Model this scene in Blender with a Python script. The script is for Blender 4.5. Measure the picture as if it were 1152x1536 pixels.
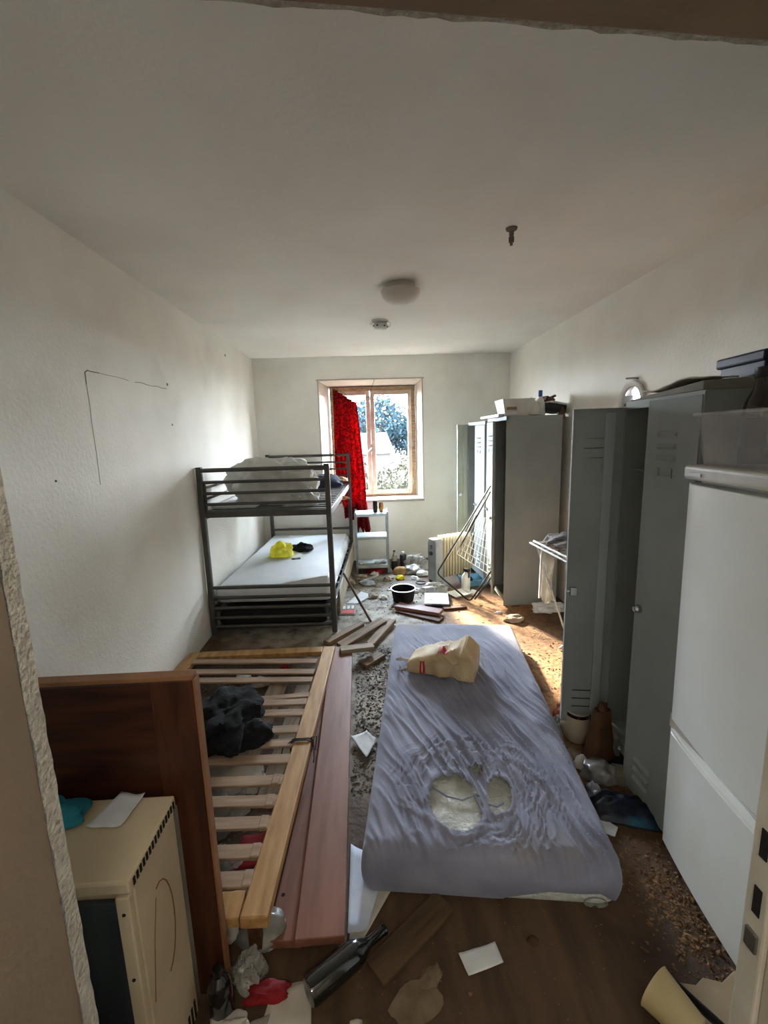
import bpy, bmesh, math, random
from mathutils import Vector, Matrix, Euler, noise

for o in list(bpy.data.objects):
    bpy.data.objects.remove(o, do_unlink=True)
SC = bpy.context.scene
COL = SC.collection
R = math.radians
random.seed(7)

# ------------------------------------------------------------------ camera
CAM_H = 1.6
def cam_matrix(yaw, pitch, roll, loc):
    yaw, pitch, roll = R(yaw), R(pitch), R(roll)
    f = Vector((math.sin(yaw)*math.cos(pitch), math.cos(yaw)*math.cos(pitch), -math.sin(pitch)))
    r = Vector((math.cos(yaw), -math.sin(yaw), 0)); u = r.cross(f)
    c, s = math.cos(roll), math.sin(roll)
    rr = c*r + s*u; uu = -s*r + c*u
    m = Matrix(((rr.x, uu.x, -f.x, loc[0]), (rr.y, uu.y, -f.y, loc[1]), (rr.z, uu.z, -f.z, loc[2]), (0, 0, 0, 1)))
    return m
cd = bpy.data.cameras.new('camera')
cam = bpy.data.objects.new('camera', cd); COL.objects.link(cam)
cd.sensor_fit = 'HORIZONTAL'; cd.sensor_width = 36; cd.lens = 36*660/1152
cd.clip_start = 0.02; cd.clip_end = 300
cam.matrix_world = cam_matrix(2.1, 9.8, -1.7, (0, 0, CAM_H))
SC.camera = cam

# ------------------------------------------------------------------ sky, sun, window portal, added hall fill light, exposure
W = bpy.data.worlds.new('hazy_sky'); SC.world = W
W.use_nodes = True
nt = W.node_tree; nt.nodes.clear()
tc = nt.nodes.new('ShaderNodeTexCoord'); sx = nt.nodes.new('ShaderNodeSeparateXYZ')
rp = nt.nodes.new('ShaderNodeValToRGB'); bg = nt.nodes.new('ShaderNodeBackground'); wo = nt.nodes.new('ShaderNodeOutputWorld')
nt.links.new(tc.outputs['Generated'], sx.inputs[0]); nt.links.new(sx.outputs['Z'], rp.inputs[0])
nt.links.new(rp.outputs[0], bg.inputs[0]); nt.links.new(bg.outputs[0], wo.inputs[0])
rp.color_ramp.elements[0].position = 0.0; rp.color_ramp.elements[0].color = (0.84, 0.92, 1.0, 1)
rp.color_ramp.elements[1].position = 0.7; rp.color_ramp.elements[1].color = (0.62, 0.80, 1.0, 1)
bg.inputs[1].default_value = 9.0

sd = bpy.data.lights.new('sun', 'SUN'); sd.energy = 5.0; sd.angle = R(5); sd.color = (1.0, 0.88, 0.68)
sun = bpy.data.objects.new('sun', sd); COL.objects.link(sun)
sun_dir = Vector((0.375, -0.927, 0)).normalized()*math.cos(R(27)) + Vector((0, 0, -math.sin(R(27))))
sun.rotation_euler = sun_dir.to_track_quat('-Z', 'Y').to_euler()
sun.location = (-3, 12, 8)

pd = bpy.data.lights.new('window_portal', 'AREA'); pd.shape = 'RECTANGLE'; pd.size = 1.1; pd.size_y = 1.45; pd.energy = 1
try: pd.cycles.is_portal = True
except Exception: pass
po = bpy.data.objects.new('window_portal', pd); COL.objects.link(po)
po.location = (0.1, 6.06, 1.52); po.rotation_euler = (R(-90), 0, 0)

hd = bpy.data.lights.new('hall_fill', 'POINT'); hd.energy = 2.2; hd.shadow_soft_size = 0.15; hd.color = (1.0, 0.93, 0.82)  # added unseen point light, fills the near end from behind the camera
ho = bpy.data.objects.new('hall_fill', hd); COL.objects.link(ho); ho.location = (0.1, -0.7, 2.2)

SC.view_settings.view_transform = 'Standard'; SC.view_settings.look = 'None'
SC.view_settings.gamma = 1; SC.view_settings.use_curve_mapping = False
SC.view_settings.exposure = 3.7

# ------------------------------------------------------------------ materials
def lin(c):
    return tuple((v/255/12.92 if v/255 <= 0.04045 else ((v/255+0.055)/1.055)**2.4) for v in c) + (1,)
MATS = {}
def M(name, c1, c2=None, rough=.6, scale=6, stretch=(1,1,1), bump=0, bscale=60, bstretch=None, metal=0, spec=.4, lo=.35, hi=.65,
      detail=6, coat=0, transl=0, alpha=1.0, trans=0, sheen=0, distort=0, c3=None, s3=20, lo3=.6, hi3=.7):
    m = bpy.data.materials.new(name); m.use_nodes = True
    n = m.node_tree; N = n.nodes; L = n.links
    b = N['Principled BSDF']; out = N['Material Output']
    b.inputs['Roughness'].default_value = rough; b.inputs['Metallic'].default_value = metal
    b.inputs['Specular IOR Level'].default_value = spec
    if coat: b.inputs['Coat Weight'].default_value = coat; b.inputs['Coat Roughness'].default_value = .15
    if trans: b.inputs['Transmission Weight'].default_value = trans
    if sheen: b.inputs['Sheen Weight'].default_value = sheen
    t = N.new('ShaderNodeTexCoord'); mp = N.new('ShaderNodeMapping'); L.new(t.outputs['Object'], mp.inputs[0])
    mp.inputs['Scale'].default_value = stretch
    col = None
    if c2 is None: c2 = tuple(max(0, v*.86) for v in c1)
    nz = N.new('ShaderNodeTexNoise'); nz.inputs['Scale'].default_value = scale; nz.inputs['Detail'].default_value = detail
    nz.inputs['Distortion'].default_value = distort
    L.new(mp.outputs[0], nz.inputs['Vector'])
    cr = N.new('ShaderNodeValToRGB'); L.new(nz.outputs['Fac'], cr.inputs[0])
    cr.color_ramp.elements[0].position = lo; cr.color_ramp.elements[1].position = hi
    cr.color_ramp.elements[0].color = lin(c2); cr.color_ramp.elements[1].color = lin(c1)
    col = cr.outputs[0]
    if c3 is not None:
        n3 = N.new('ShaderNodeTexNoise'); n3.inputs['Scale'].default_value = s3; n3.inputs['Detail'].default_value = 4
        L.new(mp.outputs[0], n3.inputs['Vector'])
        r3 = N.new('ShaderNodeMapRange'); r3.inputs[1].default_value = lo3; r3.inputs[2].default_value = hi3
        L.new(n3.outputs['Fac'], r3.inputs[0])
        mx = N.new('ShaderNodeMix'); mx.data_type = 'RGBA'
        L.new(r3.outputs[0], mx.inputs['Factor']); L.new(col, mx.inputs['A']); mx.inputs['B'].default_value = lin(c3)
        col = mx.outputs['Result']
    L.new(col, b.inputs['Base Color'])
    if bump:
        bm_ = N.new('ShaderNodeTexNoise'); bm_.inputs['Scale'].default_value = bscale; bm_.inputs['Detail'].default_value = 4
        if bstretch:
            mp2 = N.new('ShaderNodeMapping'); mp2.inputs['Scale'].default_value = bstretch
            L.new(t.outputs['Object'], mp2.inputs[0]); L.new(mp2.outputs[0], bm_.inputs['Vector'])
        else: L.new(mp.outputs[0], bm_.inputs['Vector'])
        bp = N.new('ShaderNodeBump'); bp.inputs['Strength'].default_value = bump; bp.inputs['Distance'].default_value = .01
        L.new(bm_.outputs['Fac'], bp.inputs['Height']); L.new(bp.outputs[0], b.inputs['Normal'])
    sh = b.outputs[0]
    if transl:
        tr = N.new('ShaderNodeBsdfTranslucent'); L.new(col, tr.inputs[0])
        ms = N.new('ShaderNodeMixShader'); ms.inputs[0].default_value = transl
        L.new(sh, ms.inputs[1]); L.new(tr.outputs[0], ms.inputs[2]); sh = ms.outputs[0]
    if alpha < 1:
        tp = N.new('ShaderNodeBsdfTransparent'); ms = N.new('ShaderNodeMixShader'); ms.inputs[0].default_value = alpha
        L.new(tp.outputs[0], ms.inputs[1]); L.new(sh, ms.inputs[2]); sh = ms.outputs[0]
    if sh != b.outputs[0]: L.new(sh, out.inputs['Surface'])
    MATS[name] = m
    return m

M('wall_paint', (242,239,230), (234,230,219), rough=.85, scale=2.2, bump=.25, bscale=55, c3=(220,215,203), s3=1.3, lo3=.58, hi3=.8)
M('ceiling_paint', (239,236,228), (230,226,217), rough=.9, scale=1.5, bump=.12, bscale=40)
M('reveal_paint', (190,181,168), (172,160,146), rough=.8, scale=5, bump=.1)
M('rough_plaster', (205,202,192), (176,172,162), rough=.95, scale=90, bump=.6, bscale=160)
M('brown_frame', (146,128,108), (132,114,94), rough=.7, scale=3, bump=.1)
M('beige_frame', (206,199,184), (190,182,166), rough=.6, scale=4)
M('white_frame', (214,210,198), (190,184,168), rough=.55, scale=9, c3=(120,100,78), s3=14, lo3=.62, hi3=.72)
M('window_paint', (190,175,158), (168,150,132), rough=.5, scale=10)
M('window_bare', (160,138,108), (124,100,74), rough=.7, scale=14, stretch=(1,1,4))
M('paint_ridge', (206,201,191), (190,185,174), rough=.9)
M('crack', (138,128,114), (110,100,88), rough=.9)
M('bunk_metal', (92,90,84), (76,74,70), rough=.45, scale=5, metal=.3, spec=.5)
M('bunk_slat', (104,104,102), (86,86,84), rough=.5, scale=5)
M('white_sheet', (230,232,232), (216,218,218), rough=.85, scale=3, bump=.25, bscale=12, c3=(196,190,180), s3=3, lo3=.62, hi3=.8)
M('mattress_ticking', (196,186,168), (176,164,144), rough=.9, scale=9, bump=.2)
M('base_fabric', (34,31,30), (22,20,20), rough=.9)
M('duvet', (206,205,200), (186,184,178), rough=.8, scale=6, bump=.2, bscale=30)
M('navy_fabric', (28,36,62), (16,20,38), rough=.8, scale=8, bump=.2)
M('light_wood', (214,180,136), (188,150,104), rough=.6, scale=5, stretch=(1,10,10), bump=.08, bscale=40)
M('pine', (188,148,94), (160,116,66), rough=.55, scale=4, stretch=(8,1,8), bump=.1, c3=(110,72,38), s3=6, lo3=.68, hi3=.74)
M('slat_wood', (176,150,126), (150,124,100), rough=.7, scale=5, stretch=(1,10,10), bump=.06)
M('dark_wood', (72,38,22), (42,20,11), rough=.42, scale=3.2, stretch=(1,9,9), distort=.6, bump=.05)
M('dark_wood_upright', (80,43,25), (52,26,14), rough=.42, scale=3.2, stretch=(9,9,1), distort=.6, bump=.05)
M('edge_wood', (150,106,68), (122,80,48), rough=.6, scale=6)
M('pink_wood', (142,96,78), (122,80,64), rough=.5, scale=3, stretch=(9,1,9), bump=.04)
M('old_board', (148,124,96), (104,80,58), rough=.75, scale=4, stretch=(10,1,10), bump=.2, bscale=40)
M('grey_board', (164,148,126), (132,114,92), rough=.75, scale=4, stretch=(10,1,10), bump=.2)
M('worn_board', (96,75,51), (68,51,34), rough=.8, scale=4, stretch=(10,1,10), bump=.1)
M('brown_board', (92,58,36), (64,40,24), rough=.7, scale=4, stretch=(10,1,10), bump=.1)
M('locker_grey', (158,163,160), (146,151,148), rough=.62, scale=3, spec=.2, bump=.03, bscale=8)
M('locker_inner', (174,181,182), (162,169,170), rough=.62, scale=3, spec=.2)
M('locker_window_lit', (186,192,176), (168,174,158), rough=.5, scale=3)  # locker grey lightened, window light on the far door put into the colour
M('locker_dark', (52,54,52), (40,42,40), rough=.6)
M('chrome', (200,200,198), (170,170,168), rough=.22, metal=1)
M('white_tube', (226,226,222), (204,204,200), rough=.35, spec=.5)
M('black_tube', (34,33,33), (24,24,24), rough=.4)
M('galv', (176,184,186), (150,158,160), rough=.4, metal=.5, scale=14)
M('shelf_blue', (196,214,222), (178,196,206), rough=.5)
M('shelf_grey', (178,184,180), (140,142,134), rough=.6, scale=8)
M('heater_cream', (206,198,170), (186,176,146), rough=.45, scale=8)
M('heater_grey', (150,152,150), (130,132,130), rough=.5)
M('black_plastic', (26,26,27), (16,16,17), rough=.45)
M('pot_black', (38,38,38), (24,24,24), rough=.75, spec=.15)
M('steel', (170,170,168), (140,140,138), rough=.35, metal=.9)
M('fridge_white', (240,240,234), (228,227,219), rough=.28, scale=2, coat=.3, c3=(222,218,204), s3=2.2, lo3=.5, hi3=.8)
M('fridge_top', (212,206,196), (190,184,172), rough=.4)
M('cream_metal', (222,204,172), (200,182,150), rough=.45, scale=4, c3=(186,166,134), s3=4, lo3=.56, hi3=.75)
M('dark_panel', (66,74,78), (36,42,46), rough=.3, scale=4, stretch=(3,3,.6), coat=.2)
M('slot_dark', (28,24,20), (20,17,14), rough=.9)
M('paper', (226,228,228), (212,214,214), rough=.85, scale=12)
M('paper_old', (206,200,188), (186,178,164), rough=.9, scale=12)
M('paper_blue', (214,222,236), (190,200,220), rough=.7, scale=10)
M('kraft', (208,186,150), (190,164,124), rough=.7, scale=9, bump=.15, bscale=40)
M('bag_white', (232,228,220), (214,208,198), rough=.7)
M('red_print', (196,52,44), (176,42,36), rough=.6)
M('white_print', (236,232,226), (226,222,214), rough=.6)
M('red_curtain', (160,12,24), (98,4,12), rough=.8, scale=34, transl=.5, bump=.2, bscale=60, lo=.45, hi=.55)
M('grey_sheet', (146,147,164), (124,125,142), rough=.9, scale=5, bump=.1, bscale=220, sheen=.2, c3=(150,140,128), s3=3.0, lo3=.62, hi3=.85)
M('quilt_white', (232,234,228), (200,200,190), rough=.9, scale=16, bump=1.0, bscale=75)
M('black_cloth', (24,26,30), (14,15,18), rough=.9, scale=10, bump=.3)
M('grey_cloth', (150,146,144), (118,114,112), rough=.9, scale=8, bump=.3)
M('dirty_cloth', (178,166,150), (136,122,106), rough=.95, scale=12, bump=.3)
M('teal_cloth', (44,142,160), (32,112,130), rough=.85, scale=9, bump=.2)
M('yellow_plastic', (252,248,104), (240,232,60), rough=.3, transl=.4, scale=8)
M('clear_plastic', (190,188,180), (160,156,148), rough=.2, alpha=.5, scale=9, spec=.6)
M('box_plastic', (224,218,212), (208,202,198), rough=.12, alpha=.2, spec=.6)
M('grey_plastic', (150,148,144), (118,116,110), rough=.25, scale=9, spec=.6)
M('white_plastic', (228,226,218), (206,202,192), rough=.35)
M('blue_plastic', (30,84,150), (24,70,130), rough=.35)
M('lightblue_plastic', (120,176,206), (100,156,190), rough=.4)
M('cap_yellow', (230,214,40), (210,188,20), rough=.8, bump=.4, bscale=120)
M('bottle_glass', (20,24,22), (12,15,14), rough=.08, spec=.8, coat=.5)
M('brown_glass', (44,28,18), (30,18,12), rough=.12, spec=.7, coat=.4)
M('navy_box', (16,28,66), (10,20,50), rough=.45)
M('red_cloth', (150,24,28), (116,14,20), rough=.8, scale=9, bump=.2)
M('cardboard', (176,138,94), (150,114,74), rough=.9, scale=6)
M('card_grey', (150,146,134), (128,124,112), rough=.8, scale=5)
M('tan_cup', (214,190,140), (196,170,118), rough=.5, scale=4)
M('old_panel', (176,156,128), (150,128,100), rough=.85, scale=6, c3=(110,88,64), s3=5, lo3=.6, hi3=.7)
M('paper_brown', (112,80,56), (84,58,40), rough=.85, scale=8)
M('dark_label', (36,38,44), (24,26,30), rough=.4)
M('can_dark', (52,40,34), (30,24,22), rough=.3, metal=.4)
M('can_red', (150,60,40), (176,140,70), rough=.3, metal=.4, scale=30)
M('packet_blue', (30,38,58), (16,18,26), rough=.3, scale=9, bump=.3, bscale=30, c3=(24,92,122), s3=4, lo3=.58, hi3=.66)
M('foil', (196,200,210), (120,124,140), rough=.15, metal=.6, scale=14)
M('jar_cream', (198,186,166), (172,158,136), rough=.4)
M('orange_peel', (178,96,54), (146,70,38), rough=.7, scale=14)
M('lamp_glass', (206,198,186), (192,184,172), rough=.35)
M('detector', (206,206,200), (188,188,182), rough=.4)
M('rust', (120,104,92), (90,76,66), rough=.6)
M('dirt_chip', (150,116,78), (92,66,42), rough=.95, scale=30)
M('gravel', (140,132,120), (70,62,54), rough=.95, scale=25)
M('mirror_glass', (235,240,245), (230,235,240), rough=.03, metal=1)
M('wire_black', (30,28,28), (20,19,19), rough=.6)
M('stain', (92,70,48), (76,56,38), rough=.6)
M('tissue', (128,110,88), (104,86,66), rough=.9, scale=14)
M('leaf_green', (26,32,15), (15,20,9), rough=.8, scale=3, transl=.12, spec=.03)
M('leaf_pale', (32,30,20), (20,19,12), rough=.8, scale=3, transl=.12, spec=.03)
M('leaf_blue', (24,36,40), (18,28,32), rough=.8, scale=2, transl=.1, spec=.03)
M('bark', (96,80,64), (66,54,42), rough=.9)
M('grass_ground', (34,33,25), (26,24,18), rough=.95, scale=.6, spec=.03)
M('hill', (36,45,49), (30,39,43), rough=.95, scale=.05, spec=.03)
M('house_wall', (56,55,52), (50,48,46), rough=.9, spec=.03)
M('roof_tile', (62,44,38), (50,36,30), rough=.9, scale=4)

# window glass: mostly clear, a faint reflection
g = bpy.data.materials.new('window_glass'); g.use_nodes = True
gn = g.node_tree; gn.nodes.remove(gn.nodes['Principled BSDF'])
gt = gn.nodes.new('ShaderNodeBsdfTransparent'); gg = gn.nodes.new('ShaderNodeBsdfGlossy'); gm = gn.nodes.new('ShaderNodeMixShader')
gg.inputs['Roughness'].default_value = .03; gm.inputs[0].default_value = .06
gn.links.new(gt.outputs[0], gm.inputs[1]); gn.links.new(gg.outputs[0], gm.inputs[2]); gn.links.new(gm.outputs[0], gn.nodes['Material Output'].inputs[0])
MATS['window_glass'] = g

# floor: dirty brown sheet flooring, grey worn screed towards the bunk bed, sawdust and mud blotches
def floor_material():
    m = bpy.data.materials.new('floor_dirty'); m.use_nodes = True
    n = m.node_tree; N = n.nodes; L = n.links; b = N['Principled BSDF']
    t = N.new('ShaderNodeTexCoord')
    def nz(scale, det=6, dist=0, stretch=None):
        x = N.new('ShaderNodeTexNoise'); x.inputs['Scale'].default_value = scale; x.inputs['Detail'].default_value = det
        x.inputs['Distortion'].default_value = dist
        if stretch:
            mp = N.new('ShaderNodeMapping'); mp.inputs['Scale'].default_value = stretch
            L.new(t.outputs['Object'], mp.inputs[0]); L.new(mp.outputs[0], x.inputs['Vector'])
        else: L.new(t.outputs['Object'], x.inputs['Vector'])
        return x.outputs['Fac']
    def ramp(f, a, c0, c1, b_):
        r = N.new('ShaderNodeValToRGB'); r.color_ramp.elements[0].position = a; r.color_ramp.elements[1].position = b_
        r.color_ramp.elements[0].color = lin(c0); r.color_ramp.elements[1].color = lin(c1); L.new(f, r.inputs[0]); return r.outputs[0]
    def rng(f, a, b_):
        r = N.new('ShaderNodeMapRange'); r.inputs[1].default_value = a; r.inputs[2].default_value = b_; L.new(f, r.inputs[0]); return r.outputs[0]
    def mix(f, A, B):
        x = N.new('ShaderNodeMix'); x.data_type = 'RGBA'; L.new(f, x.inputs['Factor']); L.new(A, x.inputs['A']); L.new(B, x.inputs['B']); return x.outputs['Result']
    def dist(cx, cy, r0, r1):
        mp = N.new('ShaderNodeVectorMath'); mp.operation = 'DISTANCE'; L.new(t.outputs['Object'], mp.inputs[0]); mp.inputs[1].default_value = (cx, cy, 0)
        a = N.new('ShaderNodeMath'); a.operation = 'MULTIPLY_ADD'; L.new(nz(3), a.inputs[0]); a.inputs[1].default_value = .9; L.new(mp.outputs['Value'], a.inputs[2])
        return rng(a.outputs[0], r1+.45, r0+.45)
    lino = ramp(nz(2.2, 8, 0, (6, 1, 1)), .35, (68, 50, 34), (94, 70, 48), .65)
    saw = ramp(nz(26, 6), .35, (128, 86, 48), (184, 134, 84), .65)
    screed = ramp(nz(9, 8), .35, (120, 110, 96), (178, 168, 152), .65)
    c = mix(dist(1.55, 2.3, .2, 1.25), lino, saw)
    c = mix(dist(1.0, 3.8, .1, .7), c, saw)
    c = mix(dist(-.35, 4.0, .7, 1.15), c, screed)
    c = mix(dist(.05, 2.4, .1, .75), c, screed)
    c = mix(rng(nz(1.6), .62, .7), c, screed)
    mud = N.new('ShaderNodeRGB'); mud.outputs[0].default_value = lin((74, 52, 34))
    c = mix(rng(nz(5.5, 8), .6, .72), c, mud.outputs[0])
    L.new(c, b.inputs['Base Color'])
    b.inputs['Roughness'].default_value = .75
    bp = N.new('ShaderNodeBump'); bp.inputs['Strength'].default_value = .5; bp.inputs['Distance'].default_value = .012
    L.new(nz(34), bp.inputs['Height']); L.new(bp.outputs[0], b.inputs['Normal'])
    MATS['floor_dirty'] = m
floor_material()

# ------------------------------------------------------------------ builders
class MB:
    def __init__(self): self.v = []; self.f = []
    def add(self, vs, fs, mat=None):
        k = len(self.v)
        for p in vs: self.v.append(tuple(mat @ Vector(p)) if mat else tuple(p))
        for q in fs: self.f.append(tuple(i+k for i in q))
        return self
    def box(self, c, s, rot=(0,0,0)):
        hx, hy, hz = s[0]/2, s[1]/2, s[2]/2
        vs = [(-hx,-hy,-hz),(hx,-hy,-hz),(hx,hy,-hz),(-hx,hy,-hz),(-hx,-hy,hz),(hx,-hy,hz),(hx,hy,hz),(-hx,hy,hz)]
        fs = [(0,3,2,1),(4,5,6,7),(0,1,5,4),(1,2,6,5),(2,3,7,6),(3,0,4,7)]
        return self.add(vs, fs, Matrix.Translation(c) @ Euler(rot).to_matrix().to_4x4())
    def bb(self, x0, x1, y0, y1, z0, z1):
        return self.box(((x0+x1)/2, (y0+y1)/2, (z0+z1)/2), (x1-x0, y1-y0, z1-z0))
    def bar(self, p, q, w, t, up=(0,0,1)):
        p, q = Vector(p), Vector(q); d = (q-p); l = d.length; d.normalize()
        u = Vector(up); s = d.cross(u)
        if s.length < 1e-4: s = d.cross(Vector((1,0,0)))
        s.normalize(); u = s.cross(d)
        m = Matrix(((s.x, d.x, u.x, 0), (s.y, d.y, u.y, 0), (s.z, d.z, u.z, 0), (0,0,0,1)))
        m.translation = (p+q)/2
        hx, hy, hz = w/2, l/2, t/2
        vs = [(-hx,-hy,-hz),(hx,-hy,-hz),(hx,hy,-hz),(-hx,hy,-hz),(-hx,-hy,hz),(hx,-hy,hz),(hx,hy,hz),(-hx,hy,hz)]
        fs = [(0,3,2,1),(4,5,6,7),(0,1,5,4),(1,2,6,5),(2,3,7,6),(3,0,4,7)]
        return self.add(vs, fs, m)
    def tube(self, pts, r, n=8, closed=False):
        pts = [Vector(p) for p in pts]; N = len(pts); rs = r if isinstance(r, (list, tuple)) else [r]*N
        rings = []; prev = None
        for i, p in enumerate(pts):
            if closed: d = pts[(i+1) % N]-pts[i-1]
            else: d = pts[min(i+1, N-1)]-pts[max(i-1, 0)]
            d.normalize()
            if prev is None:
                a = Vector((0,0,1)) if abs(d.z) < .9 else Vector((1,0,0))
                s = d.cross(a).normalized()
            else:
                s = (prev - d*prev.dot(d)).normalized()
            prev = s; u = d.cross(s)
            rings.append([p + (s*math.cos(2*math.pi*k/n) + u*math.sin(2*math.pi*k/n))*rs[i] for k in range(n)])
        vs = [v for ring in rings for v in ring]; fs = []
        for i in range(N if closed else N-1):
            a = i*n; b = ((i+1) % N)*n
            for k in range(n): fs.append((a+k, a+(k+1) % n, b+(k+1) % n, b+k))
        if not closed:
            fs.append(tuple(range(n-1, -1, -1))); fs.append(tuple((N-1)*n+k for k in range(n)))
        return self.add(vs, fs)
    def lathe(self, prof, n=24, mat=None):
        vs = []; fs = []
        for (r, z) in prof:
            for k in range(n): vs.append((r*math.cos(2*math.pi*k/n), r*math.sin(2*math.pi*k/n), z))
        for i in range(len(prof)-1):
            for k in range(n): fs.append((i*n+k, i*n+(k+1) % n, (i+1)*n+(k+1) % n, (i+1)*n+k))
        return self.add(vs, fs, mat)
    def prism(self, outline, z0, z1, mat=None):
        n = len(outline)
        vs = [(x, y, z0) for x, y in outline] + [(x, y, z1) for x, y in outline]
        fs = [tuple(range(n-1, -1, -1)), tuple(range(n, 2*n))] + [(i, (i+1) % n, n+(i+1) % n, n+i) for i in range(n)]
        return self.add(vs, fs, mat)
    def grid(self, nu, nv, fn, skip=None):
        vs = [fn(i/nu, j/nv) for j in range(nv+1) for i in range(nu+1)]; fs = []
        for j in range(nv):
            for i in range(nu):
                if skip and skip((i+.5)/nu, (j+.5)/nv): continue
                a = j*(nu+1)+i; fs.append((a, a+1, a+nu+2, a+nu+1))
        return self.add(vs, fs)
    def build(self, name, mat, parent=None, loc=None, rot=None, smooth=False, bevel=0, solid=0, sub=0, angle=40, seg=2):
        me = bpy.data.meshes.new(name); me.from_pydata(self.v, [], self.f); me.update()
        me.materials.append(MATS[mat])
        o = bpy.data.objects.new(name, me); COL.objects.link(o)
        bm = bmesh.new(); bm.from_mesh(me); bmesh.ops.recalc_face_normals(bm, faces=bm.faces)
        loose = [v for v in bm.verts if not v.link_faces]
        if loose: bmesh.ops.delete(bm, geom=loose, context='VERTS')
        bm.to_mesh(me); bm.free()
        if smooth:
            me.polygons.foreach_set('use_smooth', [True]*len(me.polygons)); me.set_sharp_from_angle(angle=R(angle))
        if parent: o.parent = parent
        if loc: o.location = loc
        if rot: o.rotation_euler = rot
        if solid:
            s = o.modifiers.new('thickness', 'SOLIDIFY'); s.thickness = solid; s.offset = 0
        if bevel:
            s = o.modifiers.new('bevel', 'BEVEL'); s.width = bevel; s.segments = seg; s.limit_method = 'ANGLE'; s.angle_limit = R(45)
        if sub:
            s = o.modifiers.new('subdiv', 'SUBSURF'); s.levels = sub; s.render_levels = sub
        return o

def tag(o, label=None, cat=None, group=None, kind=None):
    if label: o['label'] = label
    if cat: o['category'] = cat
    if group: o['group'] = group
    if kind: o['kind'] = kind
    return o
def thing(name, label, cat, loc=(0,0,0), rz=0, group=None, rot=None):
    o = bpy.data.objects.new(name, None); COL.objects.link(o); o.empty_display_size = .1
    o.location = loc; o.rotation_euler = rot if rot else (0, 0, rz)
    return tag(o, label, cat, group)
def struct(mb, name, mat, **k):
    return tag(mb.build(name, mat, **k), kind='structure')
def copy_part(o, parent, loc=None, rot=None):
    c = o.copy(); COL.objects.link(c); c.parent = parent
    if loc: c.location = loc
    if rot: c.rotation_euler = rot
    return c

def crumple(size, seed, amp=.35, freq=1.6, detail=4, fine=.08, flat=.25):
    """a crumpled lump with creased facets, flat underneath; base at z = 0"""
    bm = bmesh.new(); bmesh.ops.create_icosphere(bm, subdivisions=detail, radius=1)
    off = Vector((seed*3.17, seed*1.31, seed*.73)); mb = MB(); bm.verts.ensure_lookup_table()
    vs = []
    for v in bm.verts:
        p = v.co.normalized()
        a = noise.noise(p*freq+off)
        w = noise.noise_vector(p*1.25+off*.9)
        q = (p+w*.45)*freq*1.5+off*1.7
        rdg = 1-2*abs(noise.noise(q)); rd2 = 1-2*abs(noise.noise((p+w*.6)*freq*3.1+off))
        d = 1 + amp*a + amp*.30*(rdg-.5) + fine*(rd2-.4)*.75
        p = p + w*amp*.55
        x, y, z = p*d
        if z < -flat: z = -flat + (z+flat)*.12
        vs.append((x*size[0]/2, y*size[1]/2, z))
    mn = min(v[2] for v in vs); mx = max(v[2] for v in vs)
    x0, x1 = min(v[0] for v in vs), max(v[0] for v in vs); y0, y1 = min(v[1] for v in vs), max(v[1] for v in vs)
    vs = [(((x-x0)/(x1-x0)-.5)*size[0], ((y-y0)/(y1-y0)-.5)*size[1], (z-mn)/(mx-mn)*size[2]) for x, y, z in vs]
    mb.add(vs, [tuple(v.index for v in f.verts) for f in bm.faces]); bm.free()
    return mb
KINDS = {'paper': ('paper_ball', 'paper'), 'paper_old': ('paper_ball', 'paper'), 'paper_blue': ('wrapper', 'wrapper'), 'clear_plastic': ('wrapper', 'wrapper'), 'grey_plastic': ('wrapper', 'wrapper'),
         'dirty_cloth': ('rag', 'rag'), 'grey_cloth': ('rag', 'rag'), 'black_cloth': ('rag', 'rag'), 'red_cloth': ('rag', 'rag'), 'card_grey': ('stone', 'stone'), 'orange_peel': ('wrapper', 'wrapper'),
         'white_plastic': ('plastic_piece', 'plastic'), 'brown_board': ('bark_scrap', 'scrap')}
def lump(name, label, cat, mat, loc, size, seed, rz=0, group=None, parent=None, **k):
    if name == 'scrap': name, cat = KINDS[mat]
    o = crumple(size, seed, **k).build(name, mat, loc=loc, rot=(0, 0, rz), smooth=True, angle=50, parent=parent)
    if not parent: tag(o, label, cat, group)
    return o
def quadsheet(pts, z=.003, curl=.01, seed=0, n=8):
    P = [Vector((p[0], p[1], p[2] if len(p) > 2 else 0)) for p in pts]
    c = sum(P, Vector())/4
    def fn(u, v):
        p = (P[0]*(1-u)+P[1]*u)*(1-v) + (P[3]*(1-u)+P[2]*u)*v
        h = curl*(noise.noise(Vector((u*2.2+seed, v*2.2, seed)))+.5)
        h += curl*1.2*max(0, abs(u-.5)*2-.6)**2*3 + curl*.6*max(0, abs(v-.5)*2-.6)**2*3
        return (p.x-c.x, p.y-c.y, p.z + max(h, 0))
    return MB().grid(n, n, fn), (c.x, c.y, z)
def paper(name, label, cat, mat, pts, z=.004, curl=.012, seed=0, thick=.0012, group=None):
    mb, c = quadsheet(pts, z, curl, seed)
    return tag(mb.build(name, mat, loc=c, smooth=True, solid=thick), label, cat, group)
def plank(name, label, mat, p, q, w, t, up=(0,0,1), cat='plank', group=None, bevel=.003):
    """p, q: ends of the plank's centre line"""
    p, q = Vector(p), Vector(q); c = (p+q)/2
    d = (q-p); l = d.length; dn = d.normalized(); u = Vector(up); s = dn.cross(u).normalized(); u = s.cross(dn)
    m = Matrix(((s.x, dn.x, u.x), (s.y, dn.y, u.y), (s.z, dn.z, u.z)))
    o = MB().box((0,0,0), (w, l, t)).build(name, mat, loc=c, rot=m.to_euler(), bevel=bevel)
    if label: tag(o, label, cat, group)
    return o
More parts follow.
